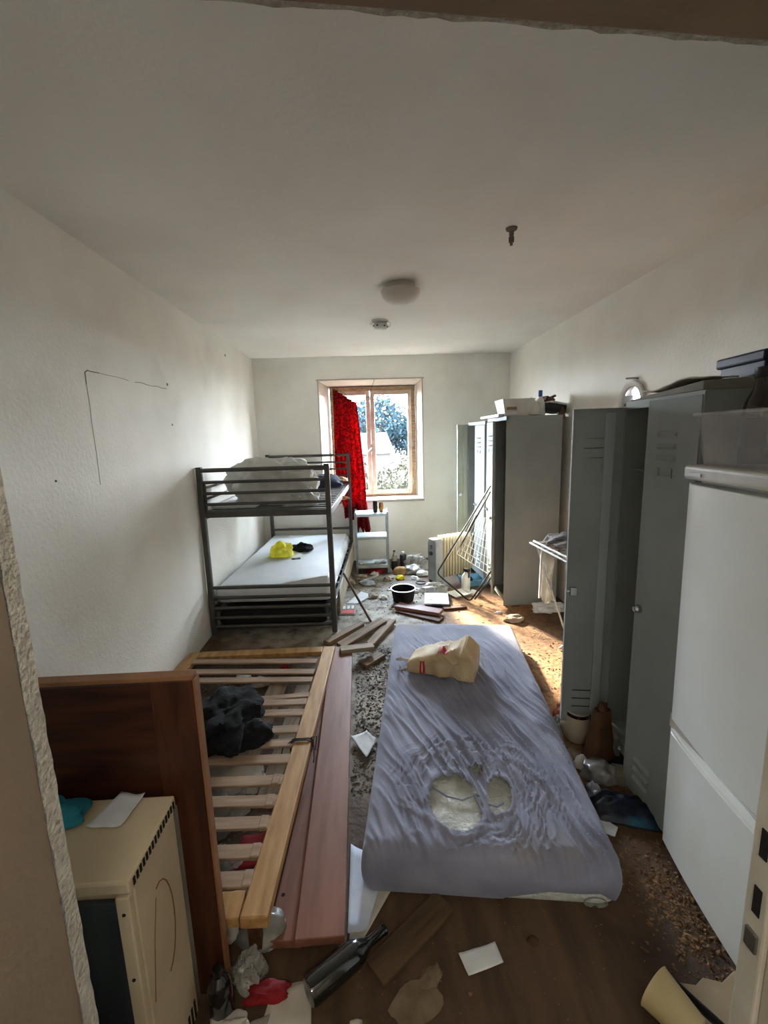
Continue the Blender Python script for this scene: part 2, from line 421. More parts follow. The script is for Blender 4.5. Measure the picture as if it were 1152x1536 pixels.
# ================================================================== SETTING
XL, XR, YB, YF, HH = -1.34, 1.82, 5.6, 0.54, 2.565
struct(MB().bb(XL-.2, XR+.2, -2.0, YB+.4, -.12, 0), 'floor', 'floor_dirty')
struct(MB().bb(XL-.2, XR+.2, -2.0, YB+.4, HH, HH+.15), 'ceiling', 'ceiling_paint')
wl = struct(MB().bb(XL-.2, XL, -2.0, YB+.4, 0, HH), 'wall_left', 'wall_paint')
struct(MB().bb(XR, XR+.2, -2.0, YB+.4, 0, HH), 'wall_right', 'wall_paint')
struct(MB().bb(XL-.2, XR+.2, -2.2, -2.0, 0, HH), 'wall_hall', 'wall_paint')
# back wall with a splayed window opening
hx0, hx1, hz0, hz1 = -.55, .715, .795, 2.285          # room side of the opening
ix0, ix1, iz0, iz1 = -.445, .665, .80, 2.235          # outer side of the opening
def ring(y, a, b):
    (ax0, ax1, az0, az1), (bx0, bx1, bz0, bz1) = a, b
    A = [(ax0,y,az0),(ax1,y,az0),(ax1,y,az1),(ax0,y,az1)]; B = [(bx0,y,bz0),(bx1,y,bz0),(bx1,y,bz1),(bx0,y,bz1)]
    return A, B
mb = MB()
A, B = ring(YB, (XL, XR, 0, HH), (hx0, hx1, hz0, hz1))
mb.add(A+B, [(0,1,5,4),(1,2,6,5),(2,3,7,6),(3,0,4,7)])
A2, B2 = ring(YB+.4, (XL, XR, 0, HH), (ix0, ix1, iz0, iz1))
mb.add(A2+B2, [(0,1,5,4),(1,2,6,5),(2,3,7,6),(3,0,4,7)])
struct(mb, 'wall_back', 'wall_paint')
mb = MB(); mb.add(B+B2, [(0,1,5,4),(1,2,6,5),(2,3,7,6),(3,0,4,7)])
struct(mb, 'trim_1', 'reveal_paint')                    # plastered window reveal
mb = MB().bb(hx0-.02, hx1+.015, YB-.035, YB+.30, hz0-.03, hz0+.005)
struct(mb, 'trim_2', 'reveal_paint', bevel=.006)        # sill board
# thin crumbly edge round the window opening
mb = MB().bb(hx0-.03, hx1+.03, YB-.008, YB+.002, hz1, hz1+.016).bb(hx1, hx1+.014, YB-.006, YB+.002, hz0, hz1).bb(hx0-.014, hx0, YB-.006, YB+.002, hz0, hz1)
struct(mb, 'trim_3', 'reveal_paint', bevel=.003)

# front (door) wall
mb = MB().bb(XL, -.47, .29, YF-.02, 0, HH).bb(.575, XR, .29, YF-.02, 0, HH).bb(-.47, .575, .29, YF-.02, 2.06, HH)
struct(mb, 'wall_front', 'wall_paint')
struct(MB().bb(-.485, -.44, .27, .524, 0, 2.05), 'trim_4', 'brown_frame', bevel=.003)
def plaster(u, v):                                      # ragged plaster edge beside the door lining
    z = v*2.08; y = .524+u*.022; 
    x = -.437 + .002*noise.noise(Vector((u*6, z*30, 1))) + .0015*noise.noise(Vector((u*9, z*90, 4)))
    if u < .05: y += .006*noise.noise(Vector((1, z*16, 3)))
    return (x-.003*(1-u), y, z)
mb = MB().grid(4, 160, plaster)
mb.bb(-.60, -.446, .525, .5455, 0, 2.1)
struct(mb, 'trim_5', 'rough_plaster', smooth=True)
struct(MB().bb(-.485, .62, .27, .527, 2.03, 2.075), 'trim_6', 'brown_frame', bevel=.003, rot=(0, R(0), R(4.6)))
mb = MB(); mb.grid(60, 3, lambda u, v: (-.5+u*1.12, .527+v*.012+.004*noise.noise(Vector((u*30, v, 2))), 2.036+.003*noise.noise(Vector((u*40, v*3, 7)))))
mb.bb(-.6, .7, .529, .542, 2.04, 2.12)
struct(mb, 'trim_7', 'rough_plaster', rot=(0, 0, R(4.6)))
d = bpy.data.objects.new('door_1', None); COL.objects.link(d); tag(d, kind='structure')
MB().bb(.548, .60, .27, .492, 0, 2.04).build('jamb_face', 'beige_frame', d, bevel=.003)
MB().bb(.541, .60, .492, .528, 0, 2.04).build('jamb_rebate', 'white_frame', d, bevel=.003)
for z0, z1 in ((.995, 1.04), (.90, .945)):
    MB().bb(.5395, .5425, .502, .514, z0, z1).build('strike_slot', 'slot_dark', d)
MB().bb(.536, .5415, .498, .518, .84, .872).build('strike_plate', 'steel', d, bevel=.002)

# marks on the left wall: an old outline of cracked paint, plus nail holes
crk = MB()
def wallline(pts, w):
    for (y0, z0), (y1, z1) in zip(pts[:-1], pts[1:]):
        crk.bar((XL+.0008, y0, z0), (XL+.0008, y1, z1), .0016, w, up=(0, -(z1-z0), (y1-y0)))
random.seed(3)
pts = [(2.262, 1.89), (2.263, 1.945), (2.285, 1.957)] + [(2.31+i*.07, 1.957+random.uniform(-.004, .004)) for i in range(13)]
wallline(pts[:5], .0045); wallline(pts[4:9], .0016); wallline(pts[9:], .003)
crk.build('paint_crack', 'crack', wl)
crk = MB(); wallline([(2.262, 1.89), (2.266, 1.8), (2.262, 1.7), (2.266, 1.55), (2.262, 1.4)], .003); crk.build('paint_ridge', 'paint_ridge', wl)
for y, z, s in ((3.17, 1.99, .01), (4.55, 2.42, .012), (1.95, 1.45, .006), (3.18, 1.72, .008)):
    mb = MB().lathe([(0, 0), (s, 0), (s*.8, .003), (0, .004)], 10, Matrix.Translation((XL, y, z)) @ Matrix.Rotation(R(90), 4, 'Y'))
    mb.build('nail_hole', 'crack', wl)

# window: fixed frame, two sashes with panes, handle
win = bpy.data.objects.new('window_1', None); COL.objects.link(win); tag(win, kind='structure')
YW = 5.90
mb = MB().bb(ix0, ix0+.05, YW, YW+.07, iz0, iz1).bb(ix1-.05, ix1, YW, YW+.07, iz0, iz1).bb(ix0+.05, ix1-.05, YW, YW+.07, iz1-.05, iz1).bb(ix0+.05, ix1-.05, YW, YW+.07, iz0, iz0+.03)
mb.build('frame', 'window_bare', win, bevel=.004)
def sash(x0, x1, w0, w1):
    z0, z1 = iz0+.03, iz1-.05
    s = MB().bb(x0, x0+w0, YW-.012, YW+.045, z0, z1).bb(x1-w1, x1, YW-.012, YW+.045, z0, z1).bb(x0+w0, x1-w1, YW-.012, YW+.045, z1-.055, z1).bb(x0+w0, x1-w1, YW-.012, YW+.045, z0, z0+.05)
    s = s.build('sash', 'window_paint', win, bevel=.006)
    MB().bb(x0+w0, x1-w1, YW+.015, YW+.02, z0+.05, z1-.055).build('pane', 'window_glass', s)
    return s
sash(ix0+.05, .073, .06, .055); s2 = sash(.077, ix1-.05, .055, .05)
mb = MB().bb(.06, .088, YW-.03, YW-.012, 1.40, 1.50); mb.tube([(.074, YW-.03, 1.45), (.074, YW-.06, 1.45), (.074, YW-.062, 1.44), (.03, YW-.064, 1.40)], .008)
mb.build('handle', 'steel', win, smooth=True, bevel=.002)
MB().bb(ix1-.055, ix1-.035, YW-.02, YW, 1.45, 1.53).build('hinge', 'steel', win, bevel=.002)
MB().bb(ix1-.055, ix1-.035, YW-.02, YW, .95, 1.03).build('hinge', 'steel', win, bevel=.002)

# ---- outdoors: garden slope, hedge shrubs, trees, hill, house
def ground(u, v):
    x = -40+u*80; y = 6.2+v*95
    return (x, y, -1.6 + .3*noise.noise(Vector((x*.1, y*.1, 0))) + max(0, y-30)*.008)
struct(MB().grid(40, 40, ground), 'ground_outside', 'grass_ground', smooth=True)
def hillf(u, v):
    x = -70+u*140; h = 7*math.exp(-((x+6)/22)**2) + 2.2 + 1.0*noise.noise(Vector((x*.08, 0, 3)))
    return (x, 95+v*22, -3 + h*math.sin(min(v*1.2, 1)*math.pi/2))
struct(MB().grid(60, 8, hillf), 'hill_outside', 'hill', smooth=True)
def foliage(n, rx, ry, rz, leaf, seed, shell=.55):
    rnd = random.Random(seed); mb = MB()
    for _ in range(n):
        d = Vector((rnd.gauss(0,1), rnd.gauss(0,1), rnd.gauss(0,1))).normalized()
        k = 1 + .28*noise.noise(d*2.1+Vector((seed, 0, 0)))
        r = (shell+(1-shell)*rnd.random())*k
        p = Vector((d.x*rx*r, d.y*ry*r, d.z*rz*r))
        a = Vector((rnd.gauss(0,1), rnd.gauss(0,1), rnd.gauss(0,1))).normalized()*leaf*rnd.uniform(.6, 1.3)
        b = a.cross(Vector((rnd.gauss(0,1), rnd.gauss(0,1), rnd.gauss(0,1)))).normalized()*leaf*.45
        mb.add([p-a, p+b, p+a, p-b], [(0,1,2,3)])
    return mb
def tree(name, label, cat, loc, h, rx, rz, mat, n, leaf, seed, group=None):
    t = thing(name, label, cat, loc, 0, group)
    foliage(n, rx, rx, rz, leaf, seed).build('foliage', mat, t, loc=(0, 0, h))
    mb = MB().tube([(0,0,0), (.03*h,0,h*.4), (0,.02*h,h*.9)], [.05*rx+.03, .04*rx+.02, .02], 7)
    for k in range(4):
        a = k*1.6+seed; mb.tube([(0,0,h*.55), (math.cos(a)*rx*.4, math.sin(a)*rx*.4, h*.95), (math.cos(a)*rx*.6, math.sin(a)*rx*.6, h*1.1)], [.03*rx+.01, .02*rx+.005, .005], 5)
    mb.build('trunk', 'bark', t, smooth=True)
    return t
tree('garden_shrub', 'pale leafy shrub just below the window, nearest to the glass', 'shrub', (.25, 9.2, -1.55), 1.35, 1.3, .95, 'leaf_pale', 2600, .06, 1)
tree('garden_shrub', 'green leafy shrub low outside the right window pane', 'shrub', (1.1, 8.6, -1.55), .95, .9, .75, 'leaf_green', 2000, .05, 2)
tree('garden_shrub', 'yellowish shrub behind the pale one in the garden', 'shrub', (-.9, 11.5, -1.5), 1.6, 1.4, 1.1, 'leaf_pale', 2200, .07, 3)
tree('garden_shrub', 'loose shrub at the far right of the garden view', 'shrub', (2.0, 12.5, -1.5), 1.7, 1.6, 1.1, 'leaf_pale', 2400, .07, 4)
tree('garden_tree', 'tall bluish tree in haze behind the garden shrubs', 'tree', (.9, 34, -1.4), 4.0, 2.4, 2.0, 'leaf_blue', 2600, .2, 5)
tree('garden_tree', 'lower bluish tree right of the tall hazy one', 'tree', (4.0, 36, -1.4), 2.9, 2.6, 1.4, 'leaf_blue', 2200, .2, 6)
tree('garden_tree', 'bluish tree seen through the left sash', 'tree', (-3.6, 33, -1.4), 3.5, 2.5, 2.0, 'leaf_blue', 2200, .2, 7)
hs = thing('house', 'small pale house with tiled roof beyond the garden', 'house', (-.9, 26, -1.5), R(12))
MB().bb(-2, 2, -1.5, 1.5, 0, 2.2).build('wall', 'house_wall', hs)
mb = MB().add([(-2.2,-1.8,2.15),(2.2,-1.8,2.15),(2.2,1.8,2.15),(-2.2,1.8,2.15),(-2.2,0,3.3),(2.2,0,3.3)], [(0,1,5,4),(2,3,4,5),(0,4,3),(1,2,5),(0,3,2,1)])
mb.build('roof', 'roof_tile', hs)
for x in (-1.1, .9): MB().bb(x-.35, x+.35, -1.53, -1.49, .8, 1.7).build('window', 'dark_panel', hs)

# ---- ceiling fittings
def lamp():
    t = thing('ceiling_lamp', 'round opal glass ceiling lamp, off, in the middle of the ceiling', 'lamp', (.262, 3.06, HH))
    MB().lathe([(0, 0), (.09, 0), (.095, -.006), (.1, -.03), (.1, -.04), (0, -.04)], 40).build('base', 'beige_frame', t, smooth=True)
    pr = [(.128*math.cos(a), -.04-.085*math.sin(a)) for a in [i*math.pi/2/12 for i in range(13)]]
    pr = [(.115, -.034), (.128, -.04)] + pr[1:-1] + [(.012, -.1245), (0, -.125)]
    MB().lathe(pr, 48).build('shade', 'lamp_glass', t, smooth=True)
lamp()
t = thing('smoke_detector', 'small white smoke detector hanging loose on the ceiling near the window', 'detector', (.16, 3.95, HH))
MB().lathe([(0, 0), (.07, 0), (.07, -.012), (.055, -.02), (0, -.02)], 28).build('base', 'detector', t, smooth=True)
h_ = MB().lathe([(0, 0), (.05, 0), (.058, -.01), (.058, -.03), (.045, -.045), (0, -.047)], 28).build('head', 'detector', t, loc=(.004, -.006, -.026), rot=(R(6), R(4), 0), smooth=True)
for a in range(6): MB().box((math.cos(a*1.05)*.0575, math.sin(a*1.05)*.0575, -.02), (.012, .012, .01), (0, 0, a*1.05)).build('vent', 'slot_dark', h_)
MB().tube([(.05, -.03, -.015), (.085, -.05, -.03), (.08, -.06, -.06), (.05, -.055, -.075)], .0016, 6).build('wire', 'steel', t, smooth=True)
MB().tube([(-.05, .02, -.01), (-.085, .01, -.02), (-.08, -.01, -.035)], .0016, 6).build('wire', 'steel', t, smooth=True)
t = thing('ceiling_hook', 'rusty ceiling hook fitting above the near locker', 'hook', (.737, 2.285, HH))
MB().lathe([(0, 0), (.028, 0), (.026, -.008), (.012, -.016), (0, -.016)], 20).build('plate', 'rust', t, smooth=True)
MB().lathe([(.011, -.014), (.012, -.03), (.009, -.034), (.013, -.04), (.013, -.062), (.007, -.066), (.007, -.076), (0, -.077)], 14).build('stem', 'rust', t, smooth=True)

# ---- bunk bed
BW, BL = 1.0, 2.05
bunk = thing('bunk_bed', 'dark grey metal bunk bed in the left back corner', 'bunk bed', (-.31, 3.455, 0), R(-2.4))
bx = lambda x: x-BW                                     # local x: 0 = wall side
posts = {}
for i, (x, y, h) in enumerate(((0, 0, 1.39), (BW, 0, 1.39), (0, BL, 1.40), (BW, BL, 1.40))):
    p = MB().box((bx(x), y, h/2+.004), (.042, .042, h-.008)).build('post', 'bunk_metal', bunk, bevel=.008)
    MB().box((bx(x), y, h+.004), (.044, .044, .012)).build('post_cap', 'black_plastic', p, bevel=.003)
for y, zs in ((0, (1.375, 1.281, 1.193, 1.106)), (BL, (1.385, 1.30, 1.215, 1.13))):
    for k, z in enumerate(zs):
        r = .017 if k == 0 else .013
        MB().tube([(bx(0), y, z), (bx(BW), y, z)], r, 10).build('end_rail', 'bunk_metal', bunk, smooth=True)
for y in (0, BL):
    MB().bb(bx(.02), bx(BW-.02), y-.014, y+.014, 1.0, 1.045).build('end_beam', 'bunk_metal', bunk, bevel=.004)
for y, zs in ((0, (.416, .330, .240, .156, .08)), (BL, (.46, .33, .25, .16))):
    for k, z in enumerate(zs):
        MB().tube([(bx(0), y, z), (bx(BW), y, z)], .014, 10).build('end_rail', 'bunk_metal', bunk, smooth=True)
for x in (0, BW):
    MB().bb(bx(x)-.012, bx(x)+.012, 0, BL, .98, 1.04).build('side_beam', 'bunk_metal', bunk, bevel=.004)
    MB().bb(bx(x)-.012, bx(x)+.012, 0, BL, .20, .255).build('side_beam', 'bunk_metal', bunk, bevel=.004)
for z in (1.14, 1.23): MB().tube([(bx(0), 0, z), (bx(0), BL, z)], .011, 8).build('guard_rail', 'bunk_metal', bunk, smooth=True)
MB().tube([(bx(.03), .012, 1.03), (bx(.03), .012, 1.28)], .009, 8).build('guard_upright', 'bunk_metal', bunk, smooth=True)
sl = MB().box((0, 0, 0), (BW-.03, .055, .012)).build('bed_slat', 'bunk_slat', bunk, loc=(bx(BW/2), .1, 1.035), bevel=.003)
for k in range(1, 17): copy_part(sl, bunk, (bx(BW/2), .1+k*.117, 1.035))
sl = MB().box((0, 0, 0), (BW-.03, .055, .012)).build('bed_slat', 'bunk_slat', bunk, loc=(bx(BW/2), .14, .249), bevel=.003)
for k in range(1, 10): copy_part(sl, bunk, (bx(BW/2), .14+k*.2, .249))

def soft_slab(w, l, h, seed, wr=.006, nx=36, ny=64, rad=.05, sag=0, tweak=None):
    """a mattress-like closed slab, base z = 0, centred"""
    bm_ = MB()
    n = nx
    def top(u, v):
        x = (u-.5)*w; y = (v-.5)*l
        ex = max(0, abs(x)-(w/2-rad))/rad; ey = max(0, abs(y)-(l/2-rad))/rad
        e = min(1, math.hypot(ex, ey)); dz = rad*(1-math.sqrt(max(0, 1-e*e)))
        if ex > 0 and ey > 0 and math.hypot(ex, ey) > 1:
            s = 1/math.hypot(ex, ey); x = math.copysign(w/2-rad+ex*s*rad, x); y = math.copysign(l/2-rad+ey*s*rad, y)
        z = h-dz + wr*noise.noise(Vector((x*5+seed, y*5, seed))) - sag*math.cos(math.pi*(u-.5))*math.cos(math.pi*(v-.5))
        if tweak: z += tweak(u, v)
        return (x, y, z)
    bm_.grid(nx, ny, top)
    k = nx+1
    edge = [i for i in range(k)] + [j*k+nx for j in range(1, ny+1)] + [ny*k+i for i in range(nx-1, -1, -1)] + [j*k for j in range(ny-1, 0, -1)]
    base = len(bm_.v); m = len(edge); rows = 5
    for r_ in range(1, rows+1):
        for i in edge:
            x, y, z = bm_.v[i]; t_ = r_/rows
            q = 1 + (.010*math.sin(math.pi*t_) if r_ < rows else -.02)
            bm_.v.append((x*q, y*(1+(q-1)*w/l), z*(1-t_)))
    prev = edge
    for r_ in range(rows):
        cur = [base+r_*m+i for i in range(m)]
        for i in range(m): bm_.f.append((prev[i], prev[(i+1) % m], cur[(i+1) % m], cur[i]))
        prev = cur
    bm_.f.append(tuple(reversed(prev)))
    return bm_

def bunk_world(x, y, z):
    a = R(-2.4); return (-.31+math.cos(a)*(x-BW)-math.sin(a)*y, 3.455+math.sin(a)*(x-BW)+math.cos(a)*y, z)
# lower bunk: dark slab put in for the underbed base and the darkness there, mattress
o = soft_slab(.90, 1.90, .125, 3, wr=.003, rad=.03).build('underbed_base', 'base_fabric', loc=bunk_world(.47, 1.02, .06), rot=(0, 0, R(-2.4)), smooth=True)
tag(o, 'dark slab as base under the lower bunk', 'mattress')
m1 = thing('mattress', 'white sheeted mattress on the lower bunk', 'mattress', bunk_world(.49, 1.05, .257), 0, rot=(0, 0, R(-2.4)))
def corner_lift(u, v):
    return .07*max(0, (u-.55)/.45)*max(0, (.45-v)/.45)**1.5 + .012*abs(noise.noise(Vector((u*18, v*7, 5))))*max(0, .6-v)*max(0, u-.5)*4
soft_slab(.965, 1.94, .145, 2, wr=.004, rad=.045, tweak=corner_lift).build('sheet', 'white_sheet', m1, smooth=True)
# sheet corner hanging over the side at the front right
def drape(u, v):
    x = .40+.075*u+.02*v; y = -.93+.33*v*0+u*0+.34*v
    return (x + .01*math.sin(u*9), y, .20-.19*u*(1-.45*v)-.03*v+.014*noise.noise(Vector((u*7, v*9, 2))))
MB().grid(12, 14, drape).build('sheet_corner', 'white_sheet', m1, smooth=True, solid=.004)
MB().bb(.527, .54, -.80, .95, -.19, .03).build('side_panel', 'mattress_ticking', m1, bevel=.005)
# upper bunk
pad = MB().grid(10, 30, lambda u, v: (u*.36-.02*v, v*1.25, .012+.012*noise.noise(Vector((u*5, v*6, 1)))+.03*max(0, .25-u)))
tag(pad.build('bed_pad', 'white_sheet', loc=bunk_world(.02, .12, 1.05), rot=(0, 0, R(-2.4)), smooth=True, solid=.02), 'thin white pad along the wall on the upper bunk', 'pad')
def duvet_mesh():
    mb = crumple((.84, .56, .41), 12, amp=.32, freq=1.5, detail=5, fine=.12, flat=.3)
    return mb
o = duvet_mesh().build('duvet', 'duvet', loc=bunk_world(.455, .42, 1.05), rot=(0, 0, R(6)), smooth=True, angle=60)
tag(o, 'crumpled off-white duvet heaped on the upper bunk', 'duvet')
lump('duvet_corner', None, None, 'duvet', (.24, -.12, -.02), (.36, .30, .20), 14, parent=o, amp=.35, fine=.12, detail=5)
lump('pillow', 'navy blue pillow on the upper bunk by the window', 'pillow', 'navy_fabric', bunk_world(.66, 1.55, 1.045), (.62, .42, .15), 5, amp=.12, freq=1.2, rz=R(4))
o = lump('scarf', 'beige cloth hanging off the upper bunk beside the navy pillow', 'cloth', 'light_wood', bunk_world(.95, 1.62, 1.10), (.15, .12, .055), 9, amp=.3)
# wooden coat hanger hooked through the upper slats
hg = thing('coat_hanger', 'wooden coat hanger hanging below the upper bunk', 'hanger', bunk_world(.86, 1.1, 1.02), R(-20), rot=(R(75), R(-12), R(-15)))
MB().tube([(-.22, -.09, 0), (-.1, -.03, 0), (0, 0, 0), (.1, -.03, 0), (.22, -.09, 0)], [.008, .011, .012, .011, .008], 8).build('shoulder', 'light_wood', hg, smooth=True)
MB().tube([(-.21, -.085, 0), (.21, -.085, 0)], .006, 8).build('bar', 'light_wood', hg, smooth=True)
MB().tube([(0, 0, 0), (0, .04, 0), (.02, .055, 0), (.03, .04, 0)], .002, 6).build('hook', 'steel', hg, smooth=True)
# things on the lower mattress
lump('plastic_bag', 'bright yellow plastic bag lying on the lower bunk', 'bag', 'yellow_plastic', bunk_world(.36, .98, .405), (.26, .24, .17), 21, amp=.35, fine=.12, detail=5)
lump('clothing', 'dark patterned clothing beside the yellow bag', 'clothes', 'black_cloth', bunk_world(.52, 1.20, .403), (.30, .20, .085), 23, amp=.5, rz=R(-20))
o = MB().box((0, 0, .002), (.085, .055, .003)).build('card', 'navy_box', loc=bunk_world(.53, .86, .405), rot=(0, 0, R(15)), bevel=.0008)
tag(o, 'small dark blue card on the lower bunk before the yellow bag', 'card')
MB().box((.01, .0, .0038), (.05, .012, .0006)).build('print', 'white_print', o)
# ================================================================== LARGE THINGS
# ---- floor mattress with torn grey fitted sheet
FM = thing('mattress', 'mattress in a torn blue-grey fitted sheet lying on the floor', 'mattress', (.495, 2.215, 0), R(-7.4))
FW, FL, FH = .885, 1.93, .165
soft_slab(FW-.02, FL-.02, FH-.012, 8, wr=.002, rad=.045).build('mattress_body', 'quilt_white', FM, smooth=True)
TEARS = [(-.10, -.735, .10, .135, .2), (.075, -.70, .048, .088, -.25), (.0, -.565, .032, .022, -.6)]   # cx, cy, rx, ry, tilt
def tear_d(x, y):
    best = 9
    for cx, cy, rx, ry, a in TEARS:
        dx, dy = x-cx, y-cy; c, s = math.cos(a), math.sin(a)
        u, v = (dx*c+dy*s)/rx, (-dx*s+dy*c)/ry
        r = math.hypot(u, v) + .16*noise.noise(Vector((math.atan2(v, u)*1.4, cx*20, 3)))
        best = min(best, r)
    return best
def wrinkle(x, y):
    # creases run from the far left to the near right, bending round the tears
    px = x+.015*noise.noise(Vector((x*5, y*5, 0)))
    dx, dy = x+.03, y+.66; rr = math.hypot(dx, dy)
    ang = .36 + .25*noise.noise(Vector((x*1.5, y*1.2, 8)))
    c = px*math.cos(ang)+y*math.sin(ang)
    l = -px*math.sin(ang)+y*math.cos(ang)
    a = noise.noise(Vector((c*24, l*1.9, 1))); b = noise.noise(Vector((c*52, l*3, 5)))
    w1 = (1-abs(a)*2.2); w1 = max(0, w1)**2
    w2 = max(0, 1-abs(b)*2.4)**2
    m = min(1, max(.25, .6+1.1*noise.noise(Vector((x*2.3+2, y*1.5, 3)))))
    m *= .5+.5*min(1, max(0, (x+.38)/.25)) 
    m *= min(1, max(.12, (.80-y)/.5))
    z = (.034*w1+.015*w2)*m
    # pulled folds round the tears
    ring_ = math.exp(-((rr-.25)/.10)**2)
    z += .008*ring_*max(0, 1-abs(noise.noise(Vector((rr*40+2.2*noise.noise(Vector((x*7, y*7, 2)))+math.atan2(dy, dx)*1.6, math.atan2(dy, dx)*1.4, 6)))*2.4))**2
    t = tear_d(x, y)
    z += .008*math.exp(-((t-1.12)/.14)**2)
    return z
def sheet_top(u, v):
    rad = .05; w, l = FW+.004, FL+.004
    x = (u-.5)*w; y = (v-.5)*l
    ex = max(0, abs(x)-(w/2-rad))/rad; ey = max(0, abs(y)-(l/2-rad))/rad
    hyp = math.hypot(ex, ey); e = min(1, hyp); dz = rad*(1-math.sqrt(max(0, 1-e*e)))
    if ex > 0 and ey > 0 and hyp > 1:
        x = math.copysign(w/2-rad+ex/hyp*rad, x); y = math.copysign(l/2-rad+ey/hyp*rad, y)
    z = FH - dz + wrinkle(x, y)*(1-.7*e) + .006*noise.noise(Vector((x*3, y*2.4, 4))) + .004
    return (x, y, z)
NX, NY = 170, 330
smb = MB().grid(NX, NY, sheet_top, skip=lambda u, v: tear_d((u-.5)*FW, (v-.5)*FL) < 1)
k = NX+1
edge = [i for i in range(k)] + [j*k+NX for j in range(1, NY+1)] + [NY*k+i for i in range(NX-1, -1, -1)] + [j*k for j in range(NY-1, 0, -1)]
base = len(smb.v); m = len(edge); rows = 7
for r_ in range(1, rows+1):
    for i in edge:
        x, y, z = smb.v[i]; t_ = r_/rows
        low = .018 + .014*max(0, noise.noise(Vector((x*3, y*3, 9))))
        if y < -FL*.45 and x > .05: low += .035*max(0, min(1, (x-.05)/.15))*max(0, min(1, (.42-x)/.05)) + .004   # ridden-up hem at the near right
        q = 1 + .014*math.sin(math.pi*t_) + .004*noise.noise(Vector((x*9, y*9, t_*3)))
        smb.v.append((x*q, y*(1+(q-1)*.5), z*(1-t_)+low*t_))
prev = edge
for r_ in range(rows):
    cur = [base+r_*m+i for i in range(m)]
    for i in range(m): smb.f.append((prev[i], prev[(i+1) % m], cur[(i+1) % m], cur[i]))
    prev = cur
smb.build('fitted_sheet', 'grey_sheet', FM, smooth=True, angle=80)
# frayed strips left across the tears
for pts, r in ((((-.19, -.66, .168), (-.13, -.70, .166), (-.07, -.715, .166), (-.02, -.69, .169), (.02, -.70, .17)), .0035),
               (((-.02, -.69, .17), (.0, -.76, .168), (.015, -.83, .17), (.03, -.87, .169)), .006),
               (((.015, -.86, .171), (-.02, -.885, .172), (-.05, -.872, .17)), .008),
               (((.03, -.73, .166), (.06, -.74, .167), (.09, -.72, .166)), .004)):
    MB().tube(pts, r, 6).build('torn_strip', 'grey_sheet', FM, smooth=True)

# ---- paper carrier bag on the mattress
bag = thing('paper_bag', 'brown paper carrier bag with red print lying on the floor mattress', 'bag', (.425, 2.47, .172), R(-24))
def bag_pt(s, a):
    # s along the bag from the open mouth (0) to the base (1); a round the section
    L = .40; x = -L/2 + s*L
    hw = .095+.015*s; hh = .075+.125*s**.8*(1 if s < .82 else 1-.45*(s-.82)/.18)
    ca, sa = math.cos(a), math.sin(a)
    y = math.copysign(abs(ca)**.45, ca)*hw; z = hh*.5 + math.copysign(abs(sa)**.5, sa)*hh*.5
    n1 = noise.noise(Vector((x*14, y*14, z*14))); n2 = 1-2*abs(noise.noise(Vector((x*20+z*18, y*12-z*20, 4))))
    k_ = (.25+s)*.028
    y += k_*n1 + .010*(n2-.4)*s*1.6; z = z + k_*.6*n1*(1 if z > .03 else 0) + (.02*(n2-.3)*s if z > .03 else 0)
    z += (z/.16)*.05*max(0, math.sin(s*math.pi*.95))*.35
    return (x, y, max(z, .001))
n_s, n_a = 34, 56
bmb = MB(); vs = [bag_pt(i/n_s, 2*math.pi*j/n_a) for i in range(n_s+1) for j in range(n_a)]
fs = [(i*n_a+j, i*n_a+(j+1) % n_a, (i+1)*n_a+(j+1) % n_a, (i+1)*n_a+j) for i in range(n_s) for j in range(n_a)]
fs.append(tuple(n_s*n_a+j for j in range(n_a)))
bmb.add(vs, fs); bmb.build('bag_body', 'kraft', bag, smooth=True, solid=.0015, angle=28)
MB().tube([(-.195, -.06, .065), (-.245, -.075, .085), (-.285, -.055, .06), (-.285, 0, .03), (-.25, .03, .02), (-.195, .035, .03)], .008, 8).build('handle', 'bag_white', bag, smooth=True)
MB().tube([(-.198, -.055, .02), (-.23, -.075, .02), (-.25, -.07, .006), (-.22, -.03, .006), (-.198, .0, .02)], .006, 8).build('handle', 'bag_white', bag, smooth=True)
def bag_patch(s0, s1, a0, a1, off):
    def fn(u, v):
        s = s0+(s1-s0)*u; a = a0+(a1-a0)*v; p = Vector(bag_pt(s, a)); q = Vector((p.x, p.y*.5, .06)); d = (p-q).normalized()
        return p+d*off
    return MB().grid(8, 8, fn)
lg = bag_patch(.20, .28, R(160), R(204), .004).build('red_logo', 'red_print', bag, smooth=True)
bag_patch(.23, .245, R(168), R(196), .0055).build('logo_lettering', 'white_print', lg, smooth=True)
lg = bag_patch(.46, .62, R(96), R(128), .006).build('red_logo', 'red_print', bag, smooth=True)

# ---- wooden single bed: dark headboard, slatted frame, slats
bed = thing('slatted_bed', 'broken wooden slatted bed frame with a dark brown headboard', 'bed', (-.86, 1.07, 0))
def L(p): return (p[0]+.86, p[1]-1.07, p[2])
hb = MB().bb(-.46, .285, -.012, .012, .02, .992).build('headboard', 'dark_wood', bed)
MB().bb(.285, .395, -.016, .016, 0, 1.0).build('stile', 'dark_wood_upright', hb, bevel=.004)
MB().bb(-.46, .395, -.017, .017, 1.0, 1.012).build('edging', 'edge_wood', hb, bevel=.002)
MB().bb(.395, .402, -.015, .015, .0, 1.0).build('edging', 'edge_wood', hb, bevel=.002)
def fz(y): return .2-.1*(y-1.1)/1.88
def rail(x0, x1, w, t, name='side_rail', y0=1.10, y1=3.02):
    MB().bar(L((x0, y0, fz(y0)-t/2)), L((x1, y1, fz(y1)-t/2)), w, t).build(name, 'pine', bed, bevel=.006, seg=3)
rail(-.385, -.318, .085, .04); rail(-1.29, -1.285, .085, .04)
